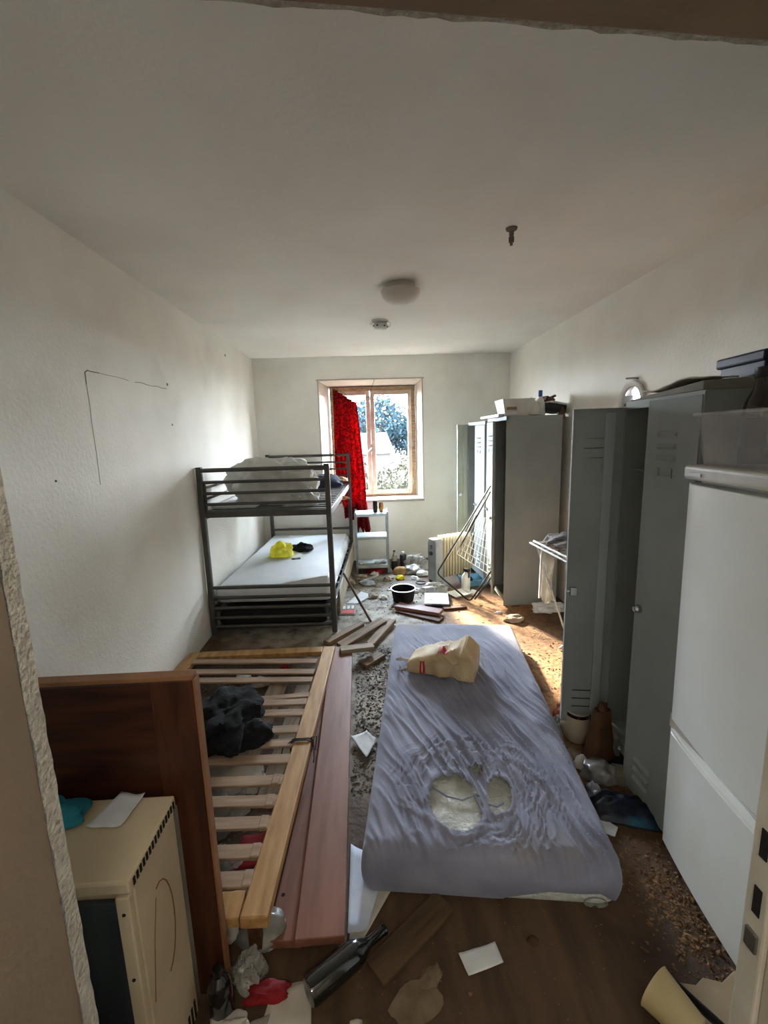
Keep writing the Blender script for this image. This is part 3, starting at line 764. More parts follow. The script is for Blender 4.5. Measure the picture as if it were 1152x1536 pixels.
MB().bar(L((-1.24, 1.147, fz(1.147)-.018)), L((-.43, 1.147, fz(1.147)-.018)), .085, .034).build('end_rail', 'pine', bed, bevel=.004)
MB().bar(L((-1.24, 2.98, fz(2.98)-.016)), L((-.365, 2.975, fz(2.975)-.016)), .08, .034).build('end_rail', 'pine', bed, bevel=.004)
slY = [2.80, 2.65, 2.545, 2.29, 2.185, 2.035, 1.925, 1.812, 1.678, 1.562, 1.455, 1.333, 1.23]
for i, y in enumerate(slY):
    y2 = y+.03+random.uniform(-.012, .012)
    if i < 3: y2 += .05
    MB().bar(L((-1.25, y2, fz(y2)-.008)), L((-.385, y, fz(y)-.008)), .056, .012).build('slat', 'slat_wood', bed, bevel=.003)
MB().bar(L((-.86, 2.36, fz(2.36)-.024)), L((-.385, 2.39, fz(2.39)-.020)), .045, .01, up=(.1, 0, 1)).build('slat', 'slat_wood', bed, bevel=.003)
for y in slY[8:]: MB().box(L((-.435, y, fz(y)-.006)), (.03, .056, .02)).build('slat_holder', 'slat_wood', bed, bevel=.004)
for (x, y) in ((-1.29, 1.13), (-.40, 1.16), (-1.29, 2.97), (-.35, 2.95)):
    MB().bb(L((x-.02,0,0))[0], L((x+.02,0,0))[0], L((0,y-.02,0))[1], L((0,y+.02,0))[1], 0, fz(y)-.04).build('foot', 'brown_board', bed, bevel=.003)
# strap knotted round the rail
st = thing('strap', 'black cord knotted round the rail of the slatted bed', 'cord', (-.362, 1.93, fz(1.93)-.02), R(0))
for k_ in range(4):
    rr = .003; pts = []
    for j in range(18):
        a = 2*math.pi*j/18; pts.append((.052*math.copysign(min(1, abs(math.cos(a))*1.15), math.cos(a)), (k_-1.5)*.012+.012*math.sin(a*1+k_), .028*math.copysign(min(1, abs(math.sin(a))*1.2), math.sin(a))))
    MB().tube(pts, rr, 6, closed=True).build('loop', 'wire_black', st, smooth=True)
for pts in (((.05, 0, .02), (.062, -.03, .01), (.064, -.06, -.03), (.058, -.05, -.06)), ((-.05, 0, .02), (-.085, -.03, .01), (-.09, -.045, -.01)), ((.045, .01, .028), (.07, .03, .02), (.066, -.02, -.02))):
    MB().tube(pts, .003, 6).build('cord_end', 'wire_black', st, smooth=True)
# jacket on the slats
jk = lump('jacket', 'black jacket thrown over the slats of the wooden bed', 'jacket', 'black_cloth', (-.79, 2.06, fz(2.06)), (.42, .50, .15), 31, amp=.4, fine=.12, detail=5, freq=1.8)
lump('sleeve', None, None, 'black_cloth', (.19, -.1, .0), (.20, .19, .10), 33, parent=jk, amp=.35, detail=4, fine=.1)
# planks beside the bed
plank('wooden_board', 'long reddish bed side board lying flat beside the slatted bed', 'pink_wood', (-.198, 1.13, .056), (-.23, 3.06, .056), .155, .03, cat='board')
o = plank('wooden_board', 'narrow reddish board with screw holes half under the side board', 'pink_wood', (-.315, 1.155, .02), (-.25, 2.6, .02), .11, .03, cat='board')
for y in (-.68, -.58):
    MB().lathe([(0, .0152), (.007, .0152), (.006, .0158), (0, .0158)], 12, Matrix.Translation((-.035, y, 0))).build('screw_hole', 'slot_dark', o)
# boards and rubbish under the slats
plank('wooden_board', 'pale board lying lengthwise on the floor under the slats', 'grey_board', (-.50, 1.75, .012), (-.46, 2.65, .012), .09, .02, cat='board')
plank('wooden_board', 'old board lying on the floor under the black jacket', 'old_board', (-.66, 1.95, .012), (-.62, 2.75, .012), .12, .02, cat='board')
lump('plastic_bag', 'shiny white plastic bag under the slats next to the headboard', 'bag', 'clear_plastic', (-.75, 1.66, 0), (.40, .34, .13), 41, amp=.4, fine=.12, detail=5)
lump('plastic_bag', 'crumpled translucent bag under the near slats', 'bag', 'clear_plastic', (-.62, 1.38, 0), (.30, .22, .11), 42, amp=.4, fine=.12, detail=5)
lump('paper_wad', 'beige crumpled paper under the slats below the jacket', 'paper', 'paper_old', (-.68, 1.86, 0), (.32, .20, .11), 43, amp=.35, detail=4)
paper('folder', 'red folder under the near slats', 'folder', 'red_cloth', ((-.55, 1.38), (-.36, 1.40), (-.37, 1.56), (-.54, 1.52)), z=.045, curl=.01, seed=4, thick=.004)
paper('leaflet', 'white sheet under the slats in front of the red folder', 'paper', 'paper', ((-.50, 1.28), (-.38, 1.30), (-.36, 1.42), (-.45, 1.37)), z=.06, curl=.02, seed=5)
for i, (x, y, s, mt, lb) in enumerate(((-.52, 1.21, .08, 'paper_old', 'small crumpled wad under the nearest slat'), (-.43, 1.24, .06, 'clear_plastic', 'small clear wrapper under the nearest slat'),
        (-.88, 2.78, .08, 'paper', 'white wad under the far slats by the wall'), (-.62, 2.86, .07, 'red_cloth', 'small red rag under the far slats'), (-.75, 2.70, .09, 'paper_old', 'crumpled scrap under the second far slat'))):
    lump('scrap', lb, 'litter', mt, (x, y, 0), (s*1.4, s, s*.7), 50+i, amp=.45, detail=3)

# ---- cream metal appliance in front of the headboard
ap = thing('metal_heater', 'cream metal gas heater housing with dark front beside the door', 'heater', (-.53, .80, 0))
MB().bb(-.52, 0, .012, .215, .012, .665).build('housing', 'cream_metal', ap, bevel=.006)
MB().bb(-.53, .004, -.006, .222, .668, .70).build('top_cover', 'cream_metal', ap, bevel=.006)
MB().bb(-.50, -.03, -.002, .011, .05, .645).build('front_panel', 'dark_panel', ap, bevel=.003)
MB().bb(-.03, -.001, -.006, .012, .012, .66).build('front_post', 'cream_metal', ap, bevel=.003)
for i in range(15):
    MB().box((.0045, .012+i*.0138, .684), (.003, .0065, .018)).build('vent_slot', 'slot_dark', ap)
for i in range(10):
    MB().box((.0008, .03+i*.018, .05), (.003, .008, .055)).build('vent_slot', 'slot_dark', ap)
for z in (.45, .30, .62): MB().lathe([(0, 0), (.004, 0), (.0035, .002), (0, .002)], 10, Matrix.Translation((-.015, -.0065, z)) @ Matrix.Rotation(R(90), 4, 'X')).build('screw', 'slot_dark', ap)
pts = [(.0012, .10+.055*math.cos(a), .44+.13*math.sin(a)) for a in [R(100)-i*R(17) for i in range(12)]]
MB().tube(pts, .0015, 5).build('scratch', 'edge_wood', ap)
MB().tube([(.0012, .03, .33), (.0012, .06, .47), (.0012, .085, .55)], .0008, 5).build('scratch', 'edge_wood', ap)
o = plank('fibre_panel', 'thin pale panel slipped between the heater and the headboard', 'card_grey', (-.545, 1.032, .0), (-.545, 1.032, .64), .09, .008, up=(1, 0, 0), cat='panel')
o.location.z = .32; o.location.x = -.545
paper('letter', 'white sheet of paper on top of the cream heater', 'paper', 'paper', ((-.695, .93), (-.61, .925), (-.60, 1.02), (-.665, 1.03)), z=.703, curl=.006, seed=7)
lump('cloth', 'teal cloth on top of the cream heater', 'cloth', 'teal_cloth', (-.79, .965, .702), (.16, .10, .045), 61, amp=.35)
lump('tissue', 'pale crumpled tissue beside the teal cloth', 'tissue', 'paper_old', (-.79, .89, .702), (.09, .07, .03), 62, amp=.4, detail=3)

# ---- lockers
def door(parent, hinge, w, h, z0, side, ang, lockz, inner='locker_inner', skin='locker_grey', lock=True, detail=True):
    """a pressed steel door; side +1: the leaf runs to local +y from the hinge, -1: to -y; front is local -x"""
    d = MB(); y0, y1 = (0, w) if side > 0 else (-w, 0)
    d.bb(-.002, 0, y0, y1, 0, h)
    dd = d.build('door', skin, parent, loc=(hinge[0], hinge[1], z0), rot=(0, 0, ang), bevel=.001)
    f = MB().bb(0, .018, y0, y0+.003, 0, h).bb(0, .018, y1-.003, y1, 0, h).bb(0, .018, y0, y1, 0, .003).bb(0, .018, y0, y1, h-.003, h)
    f.build('flange', 'locker_grey' if skin != 'locker_window_lit' else skin, dd)
    yc = side*w*.28 if side > 0 else -w*.28
    MB().bb(0, .012, yc-.022, yc+.022, .02, h-.02).build('stiffener', inner, dd, bevel=.004)
    if detail:
        cy = side*w*.56
        for zz in (h-.12, h-.165, h-.21, .09, .135, .18):
            l = MB().add([(-.002, cy-.05, zz), (-.002, cy+.05, zz), (-.012, cy+.046, zz-.012), (-.012, cy-.046, zz-.012), (-.002, cy-.05, zz-.02), (-.002, cy+.05, zz-.02)],
                         [(0,1,2,3), (3,2,5,4), (0,3,4), (1,5,2)])
            l.build('louver', skin, dd)
            MB().bb(-.001, .004, cy-.048, cy+.048, zz-.016, zz-.012).build('louver_lip', 'chrome', dd)
        cz = h-.29
        c = MB().bb(-.006, -.002, cy-.034, cy+.034, cz, cz+.004).bb(-.006, -.002, cy-.038, cy-.034, cz, cz+.035).bb(-.006, -.002, cy+.034, cy+.038, cz, cz+.035)
        c.bb(0, .005, cy-.034, cy+.034, cz, cz+.004).bb(0, .005, cy-.038, cy-.034, cz, cz+.035).bb(0, .005, cy+.034, cy+.038, cz, cz+.035)
        c.build('card_holder', skin, dd)
    if lock:
        ly = side*(w-.035)
        MB().lathe([(0, 0), (.016, 0), (.018, .004), (.015, .02), (.011, .026), (0, .027)], 18, Matrix.Translation((-.002, ly, lockz)) @ Matrix.Rotation(R(-90), 4, 'Y')).build('lock', 'chrome', dd, smooth=True)
        MB().bb(0, .02, ly-.016, ly+.016, lockz-.02, lockz+.02).bb(.006, .014, ly, ly+side*.034, lockz-.006, lockz+.006).build('latch', 'chrome', dd, bevel=.002)
    return dd
def locker(label, loc, rz, n, w, depth, h, z0=.0, bot=.1):
    t = thing('locker', label, 'locker', loc, rz)
    W_ = n*w
    MB().bb(0, depth, 0, .004, z0, h).build('side_panel', 'locker_grey', t)
    MB().bb(0, depth, W_-.004, W_, z0, h).build('side_panel', 'locker_grey', t)
    MB().bb(depth-.004, depth, .004, W_-.004, z0, h).build('back_panel', 'locker_grey', t)
    MB().bb(0, depth, 0, W_, h, h+.004).build('top_panel', 'locker_grey', t)
    MB().bb(0, depth-.004, .004, W_-.004, bot, bot+.004).build('bottom_panel', 'locker_grey', t)
    MB().bb(-.001, .02, 0, W_, h-.03, h).build('header', 'locker_grey', t)
    MB().bb(-.001, .02, .004, W_-.004, bot-.05, bot).build('plinth', 'locker_grey', t)
    for i in range(1, n): MB().bb(0, depth-.004, i*w-.002, i*w+.002, bot, h-.002).build('divider', 'locker_grey', t)
    for i in range(n): MB().bb(.03, depth-.006, i*w+.004, (i+1)*w-.004, h-.30, h-.297).build('hat_shelf', 'locker_grey', t)
    return t
# far locker row against the right wall
LF = locker('tall grey locker by the right wall with its near door ajar', (1.235, 3.87, 0), 0, 2, .30, .50, 1.735)
door(LF, (-.003, .295), .288, 1.59, .11, -1, R(-22), .72)
door(LF, (-.003, .305), .288, 1.59, .11, +1, R(1.0), .72)
LG = locker('grey locker at the back by the radiator with an open door coloured as window-lit', (1.215, 4.49, 0), R(4), 2, .29, .50, 1.715)
door(LG, (-.003, .004), .28, 1.57, .11, +1, R(2), .72)
door(LG, (-.003, .575), .13, 1.60, .10, -1, R(-88), .80, skin='locker_window_lit', inner='locker_window_lit', detail=False)
# near locker
NLr = R(-7)
LN = locker('tall grey locker next to the fridge with one door swung open', (1.125, 1.45, 0), NLr, 2, .283, .50, 1.715, bot=.12)
door(LN, (-.003, .006), .272, 1.685, .02, +1, R(8), .84)
dn = door(LN, (-.003, .562), .232, 1.575, .12, -1, R(-92), .70)
# cardboard and papers on top of the near locker
def on_locker(x, y, z=1.72):
    c, s = math.cos(NLr), math.sin(NLr); return (1.125+c*x-s*y, 1.45+s*x+c*y, z)
o = MB().add([(0,0,0),(.16,0,0),(.16,.52,0),(0,.52,0),(0,0,.032),(.16,0,.04),(.16,.52,.010),(0,.52,.006)], [(0,3,2,1),(4,5,6,7),(0,1,5,4),(1,2,6,5),(2,3,7,6),(3,0,4,7)]).build('cardboard_sheet', 'card_grey', loc=on_locker(.004, .02), rot=(0, 0, NLr), bevel=.004)
tag(o, 'grey flattened cardboard box on top of the near locker', 'cardboard')
mb = MB().grid(16, 8, lambda u, v: (v*.14, u*.34, .008+.014*math.sin(u*5.5+.4)*(1-u*.4)+.012*u+.004*noise.noise(Vector((u*6, v*4, 2)))))
tag(mb.build('folder', 'paper_old', loc=on_locker(.012, .07, 1.752), rot=(R(-3), 0, NLr+R(4)), smooth=True, solid=.005), 'curled grey document folder on the cardboard atop the near locker', 'folder')
nb = thing('storage_box', 'dark navy box with a lid on the near locker above the fridge', 'box', on_locker(.17, .01, 1.721), NLr)
MB().bb(.012, .31, .0, .22, 0, .10).build('box_body', 'navy_box', nb, bevel=.006)
MB().bb(0, .322, -.012, .232, .085, .122).build('lid', 'navy_box', nb, bevel=.008)

# round mirror on the right wall
mr = thing('wall_mirror', 'round white framed mirror on the right wall behind the near locker', 'mirror', (XR-.004, 2.99, 1.775), 0, rot=(0, R(-90), 0))
MB().lathe([(.105, 0), (.135, 0), (.145, .008), (.142, .02), (.125, .026), (.108, .018), (.105, .006)], 48).build('frame', 'white_plastic', mr, smooth=True)
MB().lathe([(0, .004), (.108, .004), (.108, .008), (0, .008)], 48).build('glass', 'mirror_glass', mr)
MB().tube([(.15, -.06, .012), (.158, 0, .016), (.165, .07, .012)], .006, 6).build('bracket', 'rust', mr, smooth=True)

# ---- fridge
fr = thing('fridge', 'tall off-white fridge freezer by the right side of the doorway', 'fridge', (1.018, .85, 0), 0, rot=(0, R(-.7), R(-7)))
MB().bb(.05, .58, .006, .594, .03, 1.425).build('cabinet', 'fridge_white', fr, bevel=.01)
MB().bb(-.003, .585, 0, .60, 1.427, 1.475).build('top_cover', 'fridge_top', fr, bevel=.012, seg=3)
def fdoor(z0, z1, name):
    pr = []
    w = .60; n = 14
    for i in range(n+1):
        u = i/n; y = u*w; e = min(u, 1-u)*w; b = .016*(1-4*(u-.5)**2)
        x = .0 - b + (.02*(1-min(1, e/.03))**2)
        pr.append((x, y))
    pr += [(.05, w), (.05, 0)]
    d = MB().prism(pr, z0, z1).build(name, 'fridge_white', fr, smooth=True, angle=35, bevel=.004)
    return d
fdoor(.555, 1.415, 'upper_door'); dl = fdoor(.045, .505, 'lower_door')
MB().bb(.012, .05, .005, .595, .505, .555).build('handle_recess', 'fridge_top', fr)
def lip(u, v):
    y = .03+u*.54; b = .016*(1-4*(u-.5)**2); return (-b*.9+.004+.018*v+.012*math.sin(v*math.pi), y, .505+.022*v)
MB().grid(16, 5, lip).build('handle_lip', 'fridge_white', fr, smooth=True, solid=.003)
MB().bb(.02, .5, .03, .57, .004, .045).build('kick_plate', 'black_plastic', fr)
MB().bb(-.0065, -.004, .50, .56, 1.442, 1.452).build('badge', 'steel', fr)
def on_fridge(x, y, z=1.4765):
    c, s = math.cos(R(-7)), math.sin(R(-7)); return (1.0+c*x-s*y, .85+s*x+c*y, z)
# clear tub with red cloth and bottle
tb = thing('plastic_tub', 'clear plastic tub on top of the fridge', 'tub', on_fridge(.15, .40), R(-7))
def tub(w0, l0, w1, l1, h, t):
    mb = MB()
    def rect(w, l, z): return [(-w/2,-l/2,z),(w/2,-l/2,z),(w/2,l/2,z),(-w/2,l/2,z)]
    v = rect(w0, l0, 0)+rect(w1, l1, h)+rect(w1-2*t, l1-2*t, h)+rect(w0-2*t, l0-2*t, t)
    f = [(3,2,1,0)]
    for a, b in ((0,4),(4,8),(8,12)):
        for i in range(4): f.append((a+i, a+(i+1) % 4, b+(i+1) % 4, b+i))
    f.append((12,13,14,15)); return mb.add(v, f)
tub(.22, .34, .26, .39, .165, .004).build('tub_body', 'box_plastic', tb, bevel=.004)
mb = MB().bb(-.138, .138, -.203, -.195, .158, .168).bb(-.138, .138, .195, .203, .158, .168).bb(-.138, -.13, -.195, .195, .158, .168).bb(.13, .138, -.195, .195, .158, .168)
mb.build('rim', 'box_plastic', tb, bevel=.002)
lump('cloth', 'dark red cloth bundled inside the clear tub on the fridge', 'cloth', 'red_cloth', on_fridge(.17, .36, 1.483), (.15, .16, .20), 71, amp=.25)
bt = thing('bottle', 'dark brown bottle standing in the clear tub on the fridge', 'bottle', on_fridge(.165, .515, 1.4815), 0)
MB().lathe([(0, 0), (.048, 0), (.05, .01), (.05, .16), (.046, .19), (.03, .225), (.026, .25), (.026, .285), (0, .286)], 28).build('glass_body', 'brown_glass', bt, smooth=True)
MB().lathe([(.0275, .26), (.029, .262), (.029, .292), (0, .294)], 24).build('cap', 'dark_label', bt, smooth=True)
MB().lathe([(.0505, .05), (.0505, .14)], 28).build('paper_label', 'dark_label', bt, smooth=True)
# ================================================================== MEDIUM THINGS
# ---- red curtain hanging from one nail in front of the left half of the window
def curtain_fn(u, v):
    # u across (left to right), v down; the top edge slopes down to the right
    xl = -.385 - .015*v
    top = 2.185 - .19*u**1.1
    wid = .30 + .085*min(1, v*1.8) + .05*max(0, v-.75)*4*(u > .3)
    bot = .80 - .16*u if u < .30 else (.56 if u < .52 else (.34 + .10*abs(math.sin(u*21))))
    bot += .05*noise.noise(Vector((u*14, 2, 5)))
    z = top + (bot-top)*v
    fold = math.sin(u*34+.8*math.sin(v*3))*.026*(.45+.55*v) + .014*math.sin(u*61+2*v)*v
    fold += .02*noise.noise(Vector((u*7, v*4, 1)))
    x = xl + wid*u + .012*math.sin(u*34+1.5) + .02*noise.noise(Vector((u*4, v*6, 9)))*v
    y = YB-.085 - fold - .05*max(0, v-.6)
    if u > .72: y -= .05*math.sin((u-.72)/.28*math.pi)*(.4+v)
    return (x, y, z)
cu = thing('curtain', 'ragged translucent red curtain hanging over the left half of the window', 'curtain', (0, 0, 0))
MB().grid(90, 80, curtain_fn).build('cloth', 'red_curtain', cu, smooth=True, solid=.002, angle=180)
MB().tube([(-.40, YB, 2.19), (-.40, YB-.07, 2.19), (-.395, YB-.085, 2.186)], .004, 6).build('nail', 'rust', cu, smooth=True)
MB().tube([(-.39, YB-.08, 2.186), (-.25, YB-.09, 2.13), (-.085, YB-.08, 2.0), (.06, YB-.05, 2.08), (.14, YB-.0, 2.30)], .0025, 6).build('cord', 'wire_black', cu, smooth=True)

# ---- small metal shelf unit
sf = thing('shelf_unit', 'small three tier metal shelf under the window', 'shelf', (.035, 5.15, 0))
for x in (-.195, .195):
    for y in (-.14, .14):
        sx_, sy_ = (1 if x < 0 else -1), (1 if y < 0 else -1)
        MB().bb(min(x, x+sx_*.022), max(x, x+sx_*.022), y-.001, y+.001, 0, .735).bb(x-.001, x+.001, min(y, y+sy_*.022), max(y, y+sy_*.022), 0, .735).build('post', 'galv', sf)
for z, mt in ((.705, 'shelf_blue'), (.43, 'shelf_grey'), (.085, 'shelf_grey')):
    s_ = MB().bb(-.192, .192, -.137, .137, z, z+.012).bb(-.192, .192, -.139, -.136, z-.02, z+.012).bb(-.192, .192, .136, .139, z-.02, z+.012).build('shelf_board', mt, sf, bevel=.002)
def can(label, loc, r, h, mat):
    t = thing('drink_can', label, 'can', loc)
    MB().lathe([(0, .002), (r*.75, 0), (r, .008), (r, h-.012), (r*.82, h)], 20).build('can_body', mat, t, smooth=True)
    MB().lathe([(r*.82, h), (r*.78, h+.002), (r*.74, h-.003), (0, h-.003)], 20).build('can_lid', 'steel', t, smooth=True)
can('tall dark drink can on the shelf unit', (.085, 5.10, .718), .027, .135, 'can_dark')
can('short red and gold drink can on the shelf unit', (.155, 5.12, .718), .027, .11, 'can_red')
lump('scrap', 'pale wrapper on the bottom shelf of the shelf unit', 'litter', 'paper', (.10, 5.12, .098), (.10, .08, .03), 80, amp=.4, detail=3)
lump('scrap', 'grey rag on the bottom shelf at the right end', 'litter', 'grey_cloth', (.17, 5.10, .098), (.07, .07, .03), 81, amp=.4, detail=3)
lump('scrap', 'small crumpled paper on the bottom shelf at the left end', 'litter', 'paper_old', (-.11, 5.09, .098), (.07, .06, .03), 82, amp=.4, detail=3)
lump('rag', 'dark red rag on the floor under the shelf unit', 'rag', 'red_cloth', (.07, 5.06, 0), (.26, .16, .05), 83, amp=.4)

# ---- oil radiator
hr = thing('oil_radiator', 'cream oil filled radiator with a grey control end by the lockers', 'radiator', (.655, 4.50, 0), R(24))
fin = [(-.075, .075), (.075, .075), (.085, .10), (.085, .50), (.07, .53), (-.07, .53), (-.085, .50), (-.085, .10)]
def finmesh():
    mb = MB(); n = len(fin)
    v = [(-.004, y*.86, z*1.0+(.0 if z > .3 else .012)) for y, z in fin] + [(.004, y*.86, z+(.0 if z > .3 else .012)) for y, z in fin] + [(-.011, y*.45, .14+(z-.1)*.78) for y, z in fin] + [(.011, y*.45, .14+(z-.1)*.78) for y, z in fin]
    f = []
    for i in range(n):
        j = (i+1) % n; f += [(i, j, n+j, n+i), (i, 2*n+i, 2*n+j, j), (n+i, n+j, 3*n+j, 3*n+i)]
    f += [tuple(range(2*n, 3*n)), tuple(range(3*n, 4*n))]
    return mb.add(v, f)
f0 = finmesh().build('fin', 'heater_cream', hr, loc=(.125, 0, 0), bevel=.003)
for k in range(1, 10): copy_part(f0, hr, (.125+k*.037, 0, 0))
MB().tube([(.09, 0, .16), (.47, 0, .16)], .02, 10).build('oil_pipe', 'heater_cream', hr, smooth=True)
MB().tube([(.09, 0, .47), (.47, 0, .47)], .02, 10).build('oil_pipe', 'heater_cream', hr, smooth=True)
cbx = MB().prism([(-.08, .055), (.08, .055), (.08, .47), (.055, .515), (-.055, .515), (-.08, .47)], 0, .095, Matrix(((0,0,1,0),(1,0,0,0),(0,1,0,0),(0,0,0,1)))).build('control_housing', 'heater_grey', hr, bevel=.012, seg=3)
MB().lathe([(0, 0), (.024, 0), (.021, .018), (0, .018)], 20, Matrix.Translation((0, 0, .36)) @ Matrix.Rotation(R(-90), 4, 'Y')).build('dial', 'black_plastic', cbx, smooth=True)
for z in (.42, .445): MB().box((-.003, 0, z), (.008, .03, .016)).build('switch', 'black_plastic', cbx, bevel=.002)
for x in (.06, .43):
    MB().bb(x-.012, x+.012, -.12, .12, .035, .055).build('foot_bar', 'black_plastic', hr, bevel=.003)
    for y in (-.115, .115): MB().lathe([(0, -.012), (.022, -.012), (.024, 0), (.022, .012), (0, .012)], 16, Matrix.Translation((x, y, .024)) @ Matrix.Rotation(R(90), 4, 'Y')).build('wheel', 'black_plastic', hr, smooth=True)

# ---- folded drying rack leaning against the locker door
dr = thing('drying_rack', 'folded drying rack with black frame and white wires leaning on the locker', 'drying rack', (0, 0, 0))
def off(p, d=.03): return (p[0]+.6*d, p[1]+.8*d, p[2])
Pt, Pl, Pb, Pr = (1.185, 4.165, 1.10), (.67, 4.25, .218), (.943, 3.968, .012), (1.135, 3.925, .33)
def rounded(a, b, c, r=.05):
    a, b, c = Vector(a), Vector(b), Vector(c); p = b+(a-b).normalized()*r; q = b+(c-b).normalized()*r
    return [p*(1-t)**2 + b*2*t*(1-t) + q*t*t for t in (0, .25, .5, .75, 1)]
path = [Vector(Pt)] + rounded(Pt, Pl, Pb) + rounded(Pl, Pb, Pr) + [Vector(Pr)]
MB().tube(path, .0085, 8).build('leg_frame', 'black_tube', dr, smooth=True)
path2 = [Vector(off(p, .035)) for p in [(1.17, 4.16, 1.04), (.86, 4.20, .45)]]
MB().tube(path2, .0085, 8).build('leg_frame', 'black_tube', dr, smooth=True)
path2 = [Vector(off(p, .035)) for p in [(.97, 3.955, .03), (1.12, 3.93, .25)]]
MB().tube(path2, .0085, 8).build('leg_frame', 'black_tube', dr, smooth=True)
MB().tube([Vector(off(Pt, .02)), Vector(off((.75, 4.235, .355), .02))], .0075, 8).build('wing_frame', 'white_tube', dr, smooth=True)
A_, B_, C_, D_ = Vector((1.04, 4.19, .815)), Vector((1.17, 4.085, .77)), Vector((1.12, 3.925, .27)), Vector((.85, 4.20, .42))
A_, B_, C_, D_ = [Vector(off(p, .03)) for p in (A_, B_, C_, D_)]
MB().tube([A_, B_, C_, D_], .006, 8, closed=True).build('wing_frame', 'white_tube', dr, smooth=True)
for k in range(1, 9):
    t_ = k/9; MB().tube([A_.lerp(B_, t_) if k < 9 else B_, D_.lerp(C_, t_)], .0025, 6).build('wire', 'white_tube', dr)
for k in range(1, 7):
    t_ = k/7; MB().tube([A_.lerp(D_, t_), B_.lerp(C_, t_)], .0025, 6).build('wire', 'white_tube', dr)

# ---- second drying rack, standing by the right wall
d2 = thing('drying_rack', 'white drying rack standing by the right wall half behind the open locker door', 'drying rack', (0, 0, 0))
for a, b in (((1.245, 3.27, .752), (1.30, 2.60, .752)), ((1.275, 3.27, .765), (1.335, 2.60, .765)), ((1.62, 3.30, .752), (1.66, 2.62, .752)), ((1.245, 3.27, .752), (1.62, 3.30, .752)), ((1.30, 2.60, .752), (1.66, 2.62, .752))):
    MB().tube([a, b], .008, 8).build('rack_tube', 'white_tube', d2, smooth=True)
for k in range(1, 9):
    y = 3.27-k*.075; MB().tube([(1.25+k*.006, y, .752), (1.62+k*.004, y+.02, .752)], .002, 6).build('wire', 'white_tube', d2)
for pts in (((1.29, 3.26, .74), (1.45, 3.0, .06), (1.47, 2.965, .012)), ((1.60, 2.66, .74), (1.45, 2.9, .12), (1.375, 2.985, .012)), ((1.375, 2.985, .012), (1.60, 2.95, .012)), ((1.60, 3.24, .74), (1.66, 2.95, .012))):
    MB().tube(pts, .0075, 8).build('leg', 'white_tube', d2, smooth=True)
MB().tube([(1.33, 3.24, .76), (1.36, 3.2, .83), (1.46, 3.18, .835), (1.50, 3.16, .79)], .006, 8).build('folding_arm', 'white_tube', d2, smooth=True)
lump('cloth', 'grey crumpled cloth on the standing drying rack', 'cloth', 'grey_cloth', (1.47, 3.10, .768), (.34, .30, .09), 91, amp=.4, freq=2)
def hang(u, v): return (1.315+.10*u+.01*math.sin(v*7), 3.22+.015*math.sin(u*6+v*3)-.03*v, .745-.44*v-.02*math.sin(u*3)*v)
o = MB().grid(14, 24, hang).build('plastic_bag', 'clear_plastic', smooth=True, solid=.002); tag(o, 'clear plastic bag hanging from the standing drying rack', 'bag')
MB().tube([(1.315, 3.215, .75), (1.31, 3.2, .60), (1.305, 3.19, .45), (1.30, 3.19, .33)], [.006, .01, .012, .008], 6).build('twisted_edge', 'white_plastic', o, smooth=True)

# ---- cooking pot
pt = thing('cooking_pot', 'black cooking pot with loop handles on the floor', 'pot', (.315, 4.09, 0), R(-15))
MB().lathe([(0, .002), (.085, .002), (.098, .012), (.118, .125), (.121, .128), (.121, .134), (.114, .134), (.111, .124), (.094, .018), (0, .012)], 40).build('pot_body', 'pot_black', pt, smooth=True)
MB().lathe([(.119, .128), (.124, .131), (.124, .136), (.113, .136), (.112, .131)], 40).build('pot_rim', 'steel', pt, smooth=True)
for s in (-1, 1): MB().tube([(s*.115, -.035, .118), (s*.15, -.03, .122), (s*.158, 0, .123), (s*.15, .03, .122), (s*.115, .035, .118)], .007, 8).build('handle', 'steel', pt, smooth=True)

# ---- boards between bunk and mattress
plank('wooden_board', 'dark lath leaning from the lower bunk down to the floor', 'brown_board', (-.255, 4.10, .30), (-.012, 3.62, .012), .035, .018, up=(.7, .3, .6), cat='lath')
plank('wooden_board', 'weathered board end beside the bunk post, lowest of the pile', 'old_board', (-.36, 3.20, .03), (-.09, 3.52, .03), .065, .04, cat='board')
plank('wooden_board', 'weathered board in the middle of the pile by the bunk', 'old_board', (-.25, 3.14, .03), (.10, 3.54, .05), .075, .035, up=(.2, -.1, 1), cat='board')
plank('wooden_board', 'weathered board on the mattress side of the pile by the bunk', 'old_board', (-.02, 3.17, .02), (.175, 3.58, .03), .07, .03, cat='board')
plank('wooden_board', 'short pale board lying crosswise at the end of the reddish board', 'grey_board', (-.235, 2.975, .085), (.005, 3.03, .075), .075, .03, cat='board')
plank('wooden_board', 'short dirty board end under the pale crosswise board', 'old_board', (-.075, 2.875, .015), (.06, 3.02, .015), .08, .022, cat='board')
plank('wooden_board', 'reddish bed slat lying in front of the cooking pot', 'pink_wood', (.24, 3.90, .035), (.62, 3.69, .035), .11, .03, cat='board')
plank('wooden_board', 'thin brown board under the slat in front of the pot', 'brown_board', (.25, 3.84, .01), (.60, 3.58, .01), .09, .018, cat='board')
plank('wooden_board', 'short brown board behind the white flat box', 'brown_board', (.66, 3.83, .012), (.88, 3.86, .012), .06, .02, cat='board')
wb = thing('flat_box', 'flat white box lying on dark tray near the pot', 'box', (.625, 4.03, 0), R(-8))
MB().bb(-.11, .12, -.15, .13, .028, .044).build('lid', 'paper_blue', wb, bevel=.003)
MB().bb(-.105, .135, -.14, .14, 0, .028).build('tray', 'black_plastic', wb, bevel=.004)
MB().bb(-.04, .05, -.152, -.15, .032, .037).build('print', 'dark_label', wb)
